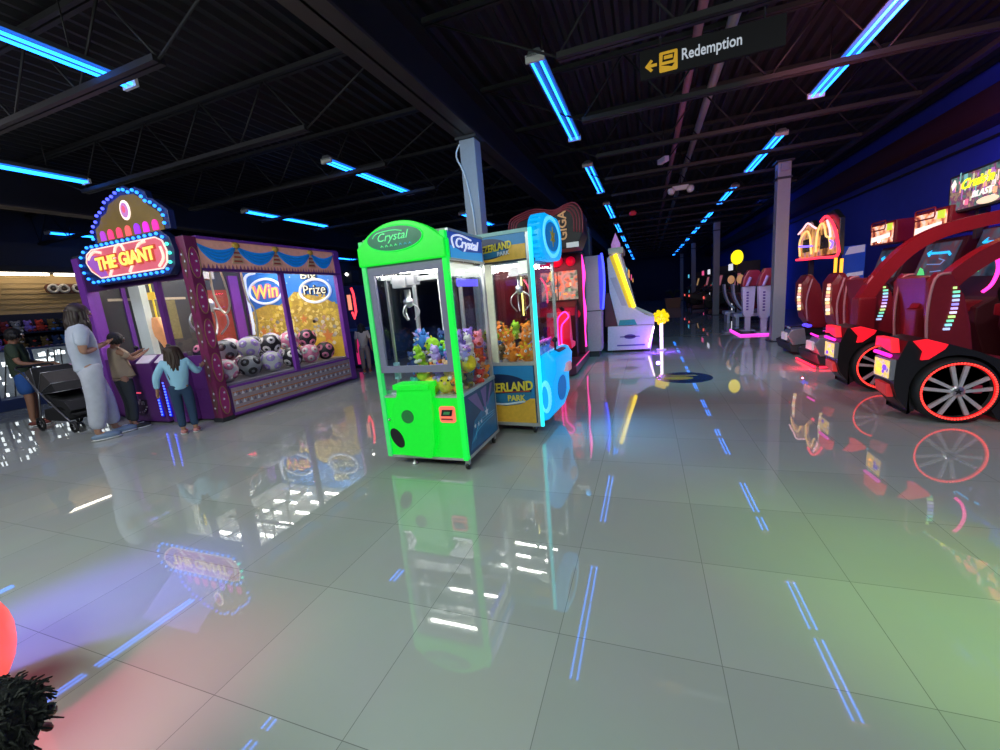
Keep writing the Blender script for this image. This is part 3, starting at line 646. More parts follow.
heap([
 (4.1, .70, [(-1.72, 'bear', 'purple', 'navy', .07), (-1.54, 'bear', 'brown', 'grey', .075), (-1.36, 'shag', 'orange', 'peach', .085), (-1.16, 'shag', 'orange', 'yellow', .09)], 'front bottom row'),
 (4.33, .70, [(-1.73, 'bear', 'teal', 'navy', .075), (-1.55, 'shag', 'brown', 'orange', .075), (-1.36, 'shag', 'orange', 'brown', .08), (-1.16, 'bear', 'lilac', 'white', .075)], 'middle bottom row'),
 (4.58, .70, [(-1.72, 'bear', 'blue', 'white', .075), (-1.54, 'bear', 'brown', 'peach', .075), (-1.35, 'bear', 'lilac', 'white', .075), (-1.16, 'bear', 'purple', 'white', .075)], 'back bottom row'),
 (4.15, .89, [(-1.62, 'chick', 'lime green', 'white', .085), (-1.4, 'shag', 'orange', 'yellow', .07), (-1.22, 'shag', 'orange', 'peach', .075)], 'front top row'),
 (4.45, .90, [(-1.66, 'shag', 'orange', 'brown', .09), (-1.46, 'bear', 'lime green', 'yellow', .08), (-1.26, 'bear', 'orange', 'brown', .075)], 'back top row'),
], 'blue claw machine', 'plush toys in the sky blue claw machine')
def settle(th, group, loc, rz, sc):
    """put a machine and the toys lying in it at their final place"""
    Mx = Matrix.Translation(V(loc)) @ Matrix.Rotation(rz, 4, 'Z') @ Matrix.Diagonal((sc[0], sc[1], sc[2], 1))
    for o in [o for o in COL.objects if o.get('group') == group]:
        o.location = Mx @ (o.location-th.base); o.scale = sc; o.rotation_euler.z += rz
    th.o.location = loc; th.o.rotation_euler.z = rz; th.o.scale = sc
settle(green_crane, 'plush toys in the green claw machine', (-1.915*.93, 3.48*.93, 0), 0, (.93, .93, .93))
settle(t, 'plush toys in the sky blue claw machine', (-1.365, 4.19, 0), math.radians(-4), (.95, .95, .952))
# ================================================================= giant prize machine
PURP = mat('purple_laminate', (.13, .03, .20), .35, var=.15); PURPB = mat('bright_purple_trim', (.22, .05, .40), .35)
MAROON = mat('maroon_print', (.20, .02, .09), .4, var=.3, scale=10); PINKD = mat('magenta_print', (.38, .03, .18), .4)
GOLD = mat('gold_print', (.75, .45, .06), .4, var=.3); WHT = mat('print_white', (.75, .8, .9), .4)
gx0, gx1, gy0, gy1 = -8.2, -5.64, 3.92, 6.72
t = Thing('giant_claw_machine', 'huge purple prize claw machine with bulb-ringed domed sign reading THE GIANT', 'claw machine', (-6.82, 5.3, 0))
b = MB(); b.box((gx0, gy0, .02), (gx1, gy1, .47), PURP, .01); t.part('base', b)
giant = t
# front skirt panel
sk = MB(); sk.box((gx1, 4.08, .07), (gx1+.012, 6.6, .44), mat('skirt_beige', (.45, .36, .38), .45, var=.2))
for k in range(3): sk.box((gx1+.012, 4.09, .13+k*.115), (gx1+.014, 6.59, .145+k*.115), mat('skirt_orange', (.6, .2, .06), .45))
for j in range(2):
    z = .19+j*.13
    for i in range(41):
        y = 4.1+i*.06; sk.prism([(y, z), (y+.05, z), (y+.025, z+.06)], 0, gx1+.012, gx1+.014, mat('skirt_grey', (.2, .17, .25), .45) if i % 2 else WHT)
t.part('skirt_panel', sk)
for z in (.05, .44): t.part('skirt_rail', MB().box((gx1, 4.06, z), (gx1+.025, 6.66, z+.03), PURPB))
# posts
def deco_post(x0_, y0_, x1_, y1_):
    mb = MB(); mb.box((x0_, y0_, .02), (x1_, y1_, 2.52), MAROON, .01)
    for k in range(5):
        z = .3+k*.47
        mb.flat([((x0_+x1_)/2, z+.2), ((x0_+x1_)/2+.05, z), ((x0_+x1_)/2, z-.2), ((x0_+x1_)/2-.05, z)], (0, y0_-.001, 0), (1, 0, 0), (0, 0, 1), mat('post_brown', (.16, .07, .06), .4), .003); mb.flat(ell((y0_+y1_)/2, z, .062, .19), (x1_+.001, 0, 0), (0, 1, 0), (0, 0, 1), PINKD, .003)
        mb.tube([(x1_+.003, p[0], p[1]) for p in ell((y0_+y1_)/2, z, .066, .2, 20)], .006, mat('dim_gold', (.3, .17, .06), .4), 5, True)
        for q in (-.1, .02, .11):
            mb.flat(star((x0_+x1_)/2+.02*math.sin(z*9+q*40), z+q, .02), (0, y0_-.005, 0), (1, 0, 0), (0, 0, 1), WHT, .003); mb.flat(star((y0_+y1_)/2+.02*math.sin(z*9+q*40), z+q, .02), (x1_+.005, 0, 0), (0, 1, 0), (0, 0, 1), WHT, .003)
    mb.box((x0_-.01, y0_-.01, 0), (x1_+.01, y1_+.01, .06), DARK)
    return mb
t.part('corner_post', deco_post(-5.77, 3.86, -5.61, 4.02)); t.part('corner_post', MB().box((gx1-.06, 6.6, .02), (gx1+.02, 6.74, 2.52), PURPB)); t.part('corner_post', MB().box((gx0, gy0-.02, .02), (gx0+.16, gy0+.14, 2.5), PURPB)); t.part('corner_post', MB().box((gx0, 6.6, .02), (gx0+.1, 6.72, 2.5), PURP))
t.part('mullion', MB().box((gx1-.04, 5.28, .45), (gx1+.02, 5.36, 2.1), PURPB)); t.part('mullion', MB().box((-6.47, gy0-.02, .9), (-6.39, gy0+.04, 2.0), PURP))
# front header with drapes
HB = mat('header_beige', (.62, .34, .26), .45, 0, (.6, .26, .2), .22, var=.25, scale=14)
hd = MB(); hd.box((gx1-.1, 4.02, 2.1), (gx1, 6.6, 2.5), HB)
for i in range(42): hd.prism([(4.05+i*.06, 2.11), (4.1+i*.06, 2.11), (4.075+i*.06, 2.18)], 0, gx1, gx1+.003, mat('skirt_violet', (.3, .12, .3), .45) if i % 2 else mat('skirt_rose', (.5, .2, .2), .45))
t.part('front_header', hd)
for z in (2.08, 2.5): t.part('header_rail', MB().box((gx1-.06, 4.02, z), (gx1+.03, 6.7, z+.035), PURPB if z > 2.2 else PURP))
DR = mat('drape_blue', (.01, .16, .55), .5, 0, (.0, .2, .7), .3, var=.35, scale=8)
knots = [4.02, 4.59, 5.28, 6.02, 6.58]
for i in range(4):
    a, c = knots[i], knots[i+1]; pts_t = [(a+(c-a)*k/12, 2.44-.0*k) for k in range(13)]
    lowr = [(a+(c-a)*k/12, 2.44-.25*math.sin(PI*k/12)**.75) for k in range(13)]; upr = [(a+(c-a)*k/12, 2.445-.07*math.sin(PI*k/12)) for k in range(13)]
    d = MB(); d.flat(upr+lowr[1:-1][::-1], (gx1+.004, 0, 0), (0, 1, 0), (0, 0, 1), DR, .012)
    for q in (.25, .5, .75): d.tube([(gx1+.018, u[0], u[1]*(1-q)+l[1]*q) for u, l in zip(upr, lowr)], .007, mat('drape_fold', (.03, .3, .75), .5), 5)
    t.part('drape', d)
for y in knots[1:4]:
    k = MB(); k.ball((gx1+.02, y, 2.455), (.03, .06, .045), GOLD, 10, 7); k.prism([(y-.02, 2.43), (y+.02, 2.43), (y+.1, 2.2), (y-.1, 2.2)], 0, gx1+.002, gx1+.012, mat('tassel_cream', (.75, .5, .3), .5))
    for r in range(3): k.prism([(y-.07+.01*r, 2.22+.06*r), (y+.07-.01*r, 2.22+.06*r), (y+.06-.01*r, 2.245+.06*r), (y-.06+.01*r, 2.245+.06*r)], 0, gx1+.012, gx1+.015, mat('tassel_red', (.5, .08, .05), .5))
    t.part('gold_knot', k)
t.part('roof', MB().box((gx0, gy0, 2.5), (gx1-.06, gy1, 2.54), DARK))
t.part('side_header', MB().box((gx0+.1, gy0, 2.0), (-5.77, gy0+.08, 2.5), mat('dark_purple_panel', (.05, .015, .09), .4)))
# glass
t.part('front_glass', MB().box((gx1-.014, 4.02, .48), (gx1-.01, 6.6, 2.1), GLASS)); t.part('side_glass', MB().box((gx0+.16, gy0+.008, .95), (-5.77, gy0+.012, 2.0), GLASS))
t.part('side_kick_panel', MB().box((gx0+.1, gy0-.01, .47), (-5.77, gy0+.03, .95), PURP))
# interior
t.part('prize_floor', MB().box((gx0+.1, gy0+.1, .45), (gx1-.03, gy1-.08, .5), mat('grey_prize_floor', (.35, .33, .36), .6)))
rw = MB(); rw.box((gx0, gy0+.1, .47), (gx0+.05, gy1-.1, 2.5), mat('smoked_wall', (.06, .06, .065), .3))
rw.box((gx0+.05, 5.62, .95), (gx0+.06, 6.25, 2.02), mat('brick_red_panel', (.33, .05, .035), .5, var=.3)); rw.box((gx0+.05, 6.3, .5), (gx0+.1, 6.5, 2.3), PURPB)
rw.box((gx0+.05, 4.75, 1.15), (gx0+.06, 5.2, 1.85), mat('dull_gold_panel', (.22, .18, .07), .5, var=.4)); rw.box((gx0+.05, 4.4, 1.0), (gx0+.08, 4.46, 2.2), PURPB)
rw.box((gx0+.05, 4.2, 1.86), (gx0+.06, 5.4, 1.9), mat('cream_line', (.6, .5, .35), .5))
t.part('rear_wall', rw)
for y in (4.25, 4.65, 5.05, 5.45, 5.85, 6.25):
    t.part('light_strip', MB().box((-7.5, y, 2.41), (-6.9, y+.03, 2.43), glow('giant_light', (1, .95, .88), 34.))); t.part('light_strip', MB().box((-6.6, y+.1, 2.41), (-6.0, y+.13, 2.43), glow('giant_light', (1, .95, .88), 34.)))
t.part('ceiling_panel', MB().box((gx0+.05, gy0+.08, 2.44), (gx1-.12, gy1-.06, 2.47), glow('ceiling_white_glow', (.95, .95, .9), .55)))  # plain ceiling, no lamp; emission imitates light from the strips
t.part('white_pillar', MB().box((-8.12, 4.5, .5), (-7.84, 4.6, 2.4), mat('pillar_white_glow', (.62, .66, .62), .4, 0, (.6, .68, .6), .3)))  # pillar is no lamp; its brightness is put in as emission
# artwork on the end wall, facing the entrance
aw = MB(); ey_ = 6.62
aw.box((gx0+.1, ey_, .47), (gx1-.06, ey_+.06, 2.44), mat('art_blue', (.03, .17, .55), .4, 0, (.02, .12, .5), .25, var=.35, scale=3))
aw.box((gx0+.1, ey_-.006, .47), (gx1-.06, ey_, 1.1), mat('art_sand', (.62, .40, .04), .5, 0, (.5, .3, .02), .15, var=.35, scale=5))
aw.flat([(gx0+.1, .9), (gx1-.06, .9), (gx1-.06, 1.5), (-6.0, 1.68), (-6.4, 1.78), (-6.75, 1.86), (-7.0, 1.7), (-7.2, 1.62), (-7.5, 1.66), (-7.8, 1.6), (gx0+.1, 1.5)], (0, ey_-.004, 0), (1, 0, 0), (0, 0, 1), mat('art_gold', (.5, .33, .06), .5, 0, (.45, .28, .04), .15, var=.6, scale=14), .003)
rr = random.Random(5)
for i in range(420):
    x = rr.uniform(gx0+.14, gx1-.1); u = rr.random(); top = 1.6+.2*math.sin((x+7.1)*2.3)+.05*math.sin(x*11)
    z = .95+(top-.95)*u; r = rr.uniform(.03, .055)
    c = rr.choice([('coin_a', (.72, .5, .08)), ('coin_b', (.55, .38, .05)), ('coin_c', (.8, .62, .2)), ('coin_d', (.42, .28, .05))])
    aw.flat(ell(x, z, r, r*rr.uniform(.55, 1), 9), (0, ey_-.007-.004*rr.random(), 0), (1, 0, 0), (0, 0, 1), mat(c[0], c[1], .4, 0, c[1], .12), .004)
for i in range(70):
    x = rr.uniform(gx0+.2, gx1-.15); z = rr.uniform(.65, 1.35); r = rr.uniform(.025, .05)
    aw.flat(ell(x, z, r, r*.8, 10), (0, ey_-.013, 0), (1, 0, 0), (0, 0, 1), mat(*rr.choice([('pearl', (.7, .62, .5), .3), ('pearl_pink', (.6, .35, .28), .3), ('pearl_grey', (.4, .38, .38), .3)])), .004)
for x, z, r in ((-7.45, 1.02, .15), (-7.2, .86, .12), (-6.05, .93, .16), (-7.75, 1.1, .1), (-6.5, 1.0, .1), (-6.6, 1.3, .1)): aw.flat(star(x, z, r), (0, ey_-.017, 0), (1, 0, 0), (0, 0, 1), mat('starfish', (.65, .22, .05), .5, 0, (.5, .12, .02), .15), .006)
for x in (-7.3, -6.9, -6.1, -5.85):
    for q in range(3): aw.flat(star(x+.1*q, 2.0+.11*q+.05*math.sin(x*7), .018, 4), (0, ey_-.006, 0), (1, 0, 0), (0, 0, 1), WHT, .003)
AW_W = glow('art_white_tube', (.75, .8, .95), .55); AW_P = mat('art_pink', (.75, .2, .3), .4, 0, (.8, .2, .3), .3); AW_Y = mat('art_yellow', (.9, .7, .12), .4, 0, (.9, .65, .1), .35)
def loop(cx, cz, rx, rz): aw.tube([(p[0], ey_-.02, p[1]) for p in ell(cx, cz, rx, rz, 36)], .026, AW_W, 7, True)
aw.tube(smoothpath([(-7.7, ey_-.02, 2.33), (-8.0, ey_-.02, 2.25), (-8.03, ey_-.02, 1.8), (-8.02, ey_-.02, 1.3), (-8.05, ey_-.02, 1.05)]), .03, AW_W, 7)
loop(-7.5, 1.93, .45, .25); loop(-6.2, 1.83, .38, .22)
aw.text('Win', (-7.5, ey_-.02, 1.93), (1, 0, .02), (0, 0, 1), AW_P, width=.72, height=.3, bold=.05, depth=.012, shear=.1); aw.text('Win', (-7.5, ey_-.034, 1.93), (1, 0, .02), (0, 0, 1), AW_Y, width=.69, height=.27, bold=.0, depth=.004, shear=.1)
aw.text('Big', (-6.3, ey_-.02, 2.13), (1, 0, -.03), (0, 0, 1), mat('art_black', (.02, .02, .03), .4), width=.4, height=.2, bold=.05, depth=.01); aw.text('Big', (-6.3, ey_-.032, 2.13), (1, 0, -.03), (0, 0, 1), mat('art_cream', (.85, .8, .6), .4, 0, (.9, .85, .6), .3), width=.38, height=.18, depth=.004)
aw.text('Prize', (-6.2, ey_-.02, 1.86), (1, 0, -.03), (0, 0, 1), mat('art_black', (.02, .02, .03), .4), width=.58, height=.2, bold=.05, depth=.01); aw.text('Prize', (-6.2, ey_-.032, 1.86), (1, 0, -.03), (0, 0, 1), mat('art_cream', (.85, .8, .6), .4, 0, (.9, .85, .6), .3), width=.55, height=.18, depth=.004)
t.part('end_wall_artwork', aw)
# claw and hanging cords
g = MB(); g.box((-7.6, 4.9, 2.28), (-5.9, 4.98, 2.34), ALU); g.box((-7.0, 4.4, 2.3), (-6.92, 6.2, 2.36), ALU); t.part('gantry', g)
cl = MB(); cl.box((-7.05, 4.82, 2.1), (-6.82, 5.06, 2.3), GREYP); cl.tube([(-6.93, 4.94, 2.1), (-6.93, 4.94, 1.75)], .012, STEEL); cl.lathe([(.05, 1.78), (.09, 1.72), (.09, 1.6), (.04, 1.56)], (-6.93, 4.94, 0), STEEL, 14); c_ = t.part('claw_carriage', cl)
for k in range(3):
    a = 2*PI*k/3+.2; dx, dy = math.cos(a), math.sin(a)
    t.part('claw_prong', MB().tube(smoothpath([(-6.93+.06*dx, 4.94+.06*dy, 1.62), (-6.93+.26*dx, 4.94+.26*dy, 1.55), (-6.93+.3*dx, 4.94+.3*dy, 1.35), (-6.93+.13*dx, 4.94+.13*dy, 1.18)]), .016, STEEL, 7), c_)
CORD = mat('cream_cord', (.65, .6, .45), .6)
t.part('hanging_cord', MB().tube(smoothpath([(-6.3, 4.3, 2.3), (-6.25, 4.3, 1.85), (-6.15, 4.3, 1.55), (-6.2, 4.3, 1.3), (-6.1, 4.3, 1.0)]), .014, CORD)); t.part('hanging_cord', MB().tube(smoothpath([(-6.12, 4.5, 2.3), (-6.15, 4.5, 1.8), (-6.0, 4.5, 1.5), (-5.85, 4.5, 1.7), (-5.95, 4.5, 2.3)]), .014, CORD)); t.part('hanging_cord', MB().tube(smoothpath([(-5.95, 4.85, 2.3), (-5.92, 4.85, 1.75), (-5.8, 4.85, 1.5), (-5.85, 4.85, 1.1)]), .014, CORD))
# domed sign on the near side
SY = 3.80
sg = MB(); NAVY = mat('sign_navy', (.01, .02, .10), .4)
low = [(-7.42, 2.60), (-5.84, 2.60), (-5.70, 2.5), (-5.66, 2.33), (-5.70, 2.15), (-5.84, 2.04), (-7.5, 2.04), (-7.66, 2.14), (-7.74, 2.32), (-7.66, 2.5)]
sg.prism(low, 1, SY, SY+.1, NAVY, .01)
dome = [(-7.26, 2.60), (-7.26, 2.82), (-7.1, 2.9), (-7.05, 2.99), (-6.9, 3.03), (-6.8, 3.13), (-6.62, 3.17), (-6.48, 3.23), (-6.38, 3.24), (-6.26, 3.18), (-6.16, 3.19), (-5.98, 3.11), (-5.96, 3.02), (-5.87, 3.0), (-5.7, 2.88), (-5.63, 2.83), (-5.65, 2.60)]
sg.prism(dome, 1, SY+.01, SY+.09, NAVY, .01)
inn = [(-7.17, 2.60), (-7.15, 2.78), (-7.03, 2.83), (-6.96, 2.92), (-6.83, 2.95), (-6.74, 3.05), (-6.45, 3.12), (-6.2, 3.1), (-6.04, 3.02), (-5.96, 2.93), (-5.8, 2.83), (-5.74, 2.76), (-5.75, 2.60)]
t.part('sign_board', sg)
dp = t.part('dome_panel', MB().flat(inn, (0, SY+.008, 0), (1, 0, 0), (0, 0, 1), mat('dome_olive', (.16, .10, .02), .5, 0, (.30, .19, .02), .22, var=.7, scale=3), .01))
em = MB(); em.flat(ell(-6.42, 2.93, .1, .125), (0, SY-.003, 0), (1, 0, 0), (0, 0, 1), glow('emblem_white', (1, .8, .7), 1.3), .008); em.flat(ell(-6.42, 2.93, .072, .095), (0, SY-.012, 0), (1, 0, 0), (0, 0, 1), mat('emblem_purple', (.4, .12, .4), .4, 0, (.6, .25, .6), .7), .006); em.flat(ell(-6.42, 2.94, .03, .045), (0, SY-.02, 0), (1, 0, 0), (0, 0, 1), glow('emblem_red', (.8, .1, .2), .8), .006)
t.part('emblem', em, dp)
for i, x in enumerate((-7.0, -6.83, -6.64, -6.45, -6.26, -6.08, -5.89)):
    c = [(.45, .05, .6), (1., .05, .22), (1., .06, .16), (.95, .12, .12), (.35, .03, 1.), (.9, .02, .7), (1., .02, .4)][i]
    l = t.part('pennant_lamp', MB().flat([(x-.055, 2.61), (x+.055, 2.61), (x+.055, 2.68)]+[(x+.055*math.cos(a), 2.68+.06*math.sin(a)) for a in [PI*k/8 for k in range(1, 8)]]+[(x-.055, 2.68)], (0, SY-.006, 0), (1, 0, 0), (0, 0, 1), glow('pennant%d' % i, c, .9), .012), dp)
cap = [(-7.52, 2.36), (-7.47, 2.47), (-7.33, 2.525), (-5.95, 2.525), (-5.83, 2.47), (-5.78, 2.34), (-5.82, 2.2), (-5.92, 2.13), (-7.27, 2.13), (-7.45, 2.24)]
cp = t.part('name_panel', MB().flat(cap, (0, SY-.003, 0), (1, 0, 0), (0, 0, 1), mat('name_pink', (.6, .12, .16), .4, 0, (.75, .13, .18), .55, var=.5, scale=3), .012))
st = MB(); CRM = glow('name_cream', (1., .75, .6), .8)
st.flat([(-7.5, 2.34), (-7.44, 2.46), (-7.2, 2.42), (-7.1, 2.15), (-7.26, 2.14)], (0, SY-.0155, 0), (1, 0, 0), (0, 0, 1), mat('name_violet', (.3, .1, .45), .4, 0, (.35, .1, .5), .6), .003)
for pth in ([(-7.05, 2.14), (-6.9, 2.3), (-6.78, 2.5), (-6.66, 2.51), (-6.62, 2.42), (-6.68, 2.4)], [(-6.6, 2.15), (-6.45, 2.3), (-6.3, 2.47), (-6.15, 2.5)], [(-5.98, 2.16), (-5.86, 2.26), (-5.88, 2.4)], [(-7.45, 2.4), (-7.3, 2.49), (-7.12, 2.46)]): st.tube(smoothpath([(p[0], SY-.016, p[1]) for p in pth]), .02, CRM, 6)
st.tube([(p[0], SY-.012, p[1]) for p in cap], .011, CRM, 6, True)
t.part('panel_swirls', st, cp)
tx = MB(); tx.text('THE GIANT', (-6.62, SY-.028, 2.325), (1, 0, .02), (0, 0, 1), mat('name_outline', (.45, .06, .04), .4, 0, (.6, .1, .03), .5), width=1.3, height=.21, bold=.06, depth=.01); tx.text('THE GIANT', (-6.62, SY-.042, 2.325), (1, 0, .02), (0, 0, 1), glow('name_yellow', (1., .72, .12), 1.1), width=1.26, height=.175, bold=.02, depth=.008)
t.part('sign_lettering', tx, cp)
def resample(pts, d, closed):
    pts = [V((p[0], p[1], 0)) for p in pts]; seg = list(zip(pts, pts[1:]+(pts[:1] if closed else []))) if closed else list(zip(pts, pts[1:]))
    L = sum((b_-a_).length for a_, b_ in seg); n = round(L/d); out = []; acc = 0; k = 0
    for i in range(n+(0 if closed else 1)):
        s = L*i/n
        while k < len(seg)-1 and acc+(seg[k][1]-seg[k][0]).length < s: acc += (seg[k][1]-seg[k][0]).length; k += 1
        a_, b_ = seg[k]; q = a_+(b_-a_)*min(1, (s-acc)/(b_-a_).length); out.append((q.x, q.y))
    return out
lowr = [(-7.42, 2.565), (-5.87, 2.565), (-5.76, 2.48), (-5.72, 2.33), (-5.76, 2.17), (-5.87, 2.085), (-7.48, 2.085), (-7.6, 2.17), (-7.67, 2.32), (-7.6, 2.48)]
domr = [(-7.22, 2.66), (-7.2, 2.79), (-7.08, 2.86), (-7.01, 2.95), (-6.87, 2.99), (-6.78, 3.09), (-6.6, 3.13), (-6.47, 3.18), (-6.38, 3.19), (-6.26, 3.13), (-6.17, 3.14), (-6.03, 3.07), (-6.01, 2.99), (-5.9, 2.96), (-5.76, 2.86), (-5.69, 2.8), (-5.7, 2.67)]
bulbs = {}
for nm, c in (('bulb_blue', (.02, .22, 1.)), ('bulb_violet', (.06, .08, 1.)), ('bulb_green', (.05, .85, .55))):
    bulbs[nm] = MB().ball((0, 0, 0), .021, glow(nm, c, 3.), 8, 6).mesh('bulb')
for p in resample(lowr, .118, True)+resample(domr, .095, False):
    nm = 'bulb_violet' if (p[0] < -6.5 and p[1] > 2.7) else 'bulb_green' if p[0] > -5.8 and p[1] < 2.56 else 'bulb_blue'
    link('bulb', bulbs[nm], t.o, V((p[0], SY-.02, p[1]))-t.base)
# control consoles
def console(xa, xb, main):
    c = MB(); c.prism([(3.72, .03), (3.92, .03), (3.92, 1.0), (3.82, 1.0), (3.66, .9)], 0, xa, xb, PURP, .015)
    o = t.part('control_console', c)
    for x in ((xb-.06, xa+.03) if not main else (xb-.05,)):
        s = MB()
        s.box((x-.02, 3.685, .12), (x+.02, 3.70, .82), mat('led_back', (.02, .02, .3), .4, 0, (.0, .01, 1.), .5))
        for k in range(16): s.box((x-.014, 3.678, .14+k*.042), (x+.014, 3.69, .162+k*.042), glow('led_blue', (.05, .1, 1.), 4.))
        t.part('led_strip', s, o)
    s = MB(); s.quadplate((xb-.3, 3.655, .905), (xb-.02, 3.655, .905), (xb-.06, 3.80, .995), (xb-.36, 3.80, .995), .008, mat('screen_pale', (.55, .5, .6), .3, 0, (.6, .55, .65), .45)); t.part('control_plate', s, o)
    if main:
        d = MB(); d.flat(ell((xa+xb)/2-.07, .42, .2, .3, 24), (0, 3.70, 0), (1, 0, 0), (0, 0, 1), mat('console_dark_print', (.05, .02, .07), .4, var=.5), .003)
        d.flat([(-.1, 0), (.07, .0), (.09, .09), (-.02, .1), (-.1, .03)], ((xa+xb)/2-.02, 3.695, .46), (1, 0, 0), (0, 0, 1), glow('console_red', (1., .08, .15), .9), .006)
        d.text('Win', ((xa+xb)/2-.05, 3.694, .33), (1, 0, 0), (0, 0, 1), mat('print_grey', (.5, .4, .5), .4), width=.22, height=.08, bold=.01)
        for k in range(9): a = PI*(1.05+k*.1); d.ball(((xa+xb)/2-.06+.17*math.cos(a), 3.698, .33+.16*math.sin(a)), .013, mat('print_grey', (.5, .4, .5), .4), 6, 4)
        d.flat(ell((xa+xb)/2-.12, .65, .05, .06, 14), (0, 3.695, 0), (1, 0, 0), (0, 0, 1), mat('print_dim', (.2, .13, .16), .4), .003)
        t.part('coin_panel', d, o)
    k = t.part('joystick', MB().lathe([(.022, .99), (.012, 1.0), (.01, 1.09), (.028, 1.1), (.03, 1.13), (0, 1.15)], ((xa+xb)/2-.1, 3.85, 0), BLACK, 12), o)
console(-7.46, -6.52, True); console(-6.42, -6.12, False)
lamp('giant_cabin_lamp2', 'SPOT', (-6.4, 4.3, 2.3), (1, .92, .85), 30, .1, (-6.8, 6.6, 1.2), 95)
lamp('giant_sign_glow', 'AREA', (-6.6, 3.6, 2.5), (.3, .25, 1), 5, 1.2, (-6.6, 2.6, 1.2))
# big patterned prize balls
def prize_ball(ca, cb):
    r = .17; mb = MB(); a = mat('ball_'+ca, PLC[ca], .5); b_ = mat('ball_'+cb, PLC[cb], .5)
    mb.ball((0, 0, r), r, a, 20, 12)
    for th, ph in [(0, 0)]+[(1.1, 2*PI*k/5) for k in range(5)]+[(2.05, 2*PI*(k+.5)/5) for k in range(5)]:
        d = V((math.sin(th)*math.cos(ph), math.sin(th)*math.sin(ph), math.cos(th)))
        mb.lathe([(.066, r-.0125), (.043, r-.003), (0, r+.003)], (0, 0, r), b_, 10, d); mb.lathe([(.026, r+.001), (0, r+.005)], (0, 0, r), a, 8, d)
    return mb.mesh('prize_ball')
bm_ = [prize_ball('white', 'pink'), prize_ball('black', 'pink'), prize_ball('pink', 'white'), prize_ball('black', 'white'), prize_ball('white', 'lilac'), prize_ball('grey', 'black')]
bn = ['white ball with pink patches', 'black ball with pink patches', 'pink ball with white patches', 'black ball with white patches', 'white ball with lilac patches', 'grey ball with black patches']
q = 0; rr = random.Random(9)
for row, (x, n, z, words) in enumerate([(-5.9, 6, .5, 'along the front glass'), (-6.32, 6, .5, 'in the second row'), (-6.74, 6, .5, 'in the third row'), (-7.3, 5, .5, 'in the back row'), (-6.1, 5, .77, 'upper layer near glass'), (-6.53, 5, .77, 'upper layer farther in')]):
    for i in range(n):
        y = 4.25+i*.41+(.2 if z > .6 else 0); k = (q*5+row) % 6; q += 1
        o = link('prize_ball', bm_[k], None, (x+rr.uniform(-.01, .01), y, z)); c = V((0, 0, .2)); o.rotation_euler = (0, 0, rr.uniform(0, 6))
        setp(o, f'large {bn[k]}, {ORD[i]} from near end {words}', 'prize ball', 'prize balls in the giant machine')
# orange prize bag hanging inside
t = Thing('prize_bag', 'orange printed prize bag hanging on a yellow cord inside the giant machine', 'prize bag', (-6.78, 4.25, 1.0))
pb = MB(); pb.prism([(-6.85, 1.62), (-6.7, 1.6), (-6.6, 1.4), (-6.58, 1.12), (-6.66, 1.0), (-6.74, 1.15), (-6.88, 1.3), (-6.9, 1.45)], 1, 4.2, 4.3, mat('bag_orange', (.85, .35, .15), .5, 0, (.9, .35, .12), .35, var=.4, scale=12), .03, True); t.part('bag', pb)
t.part('cord', MB().tube([(-6.78, 4.25, 1.6), (-6.77, 4.25, 2.32)], .014, glow('cord_yellow', (1., .7, .05), .6)))
t.part('tag', MB().flat(rrect(-6.84, 1.9, -6.66, 2.02, .02), (0, 4.23, 0), (1, 0, 0), (0, 0, 1), glow('tag_yellow', (1., .6, .05), .6), .01))
t.o.location += V((-.95, .35, -.06))
for o in giant.o.children:
    if o.name.split('.')[0] in ('sign_board', 'dome_panel', 'name_panel', 'bulb'): o.location += V((-.08, 0, .015))
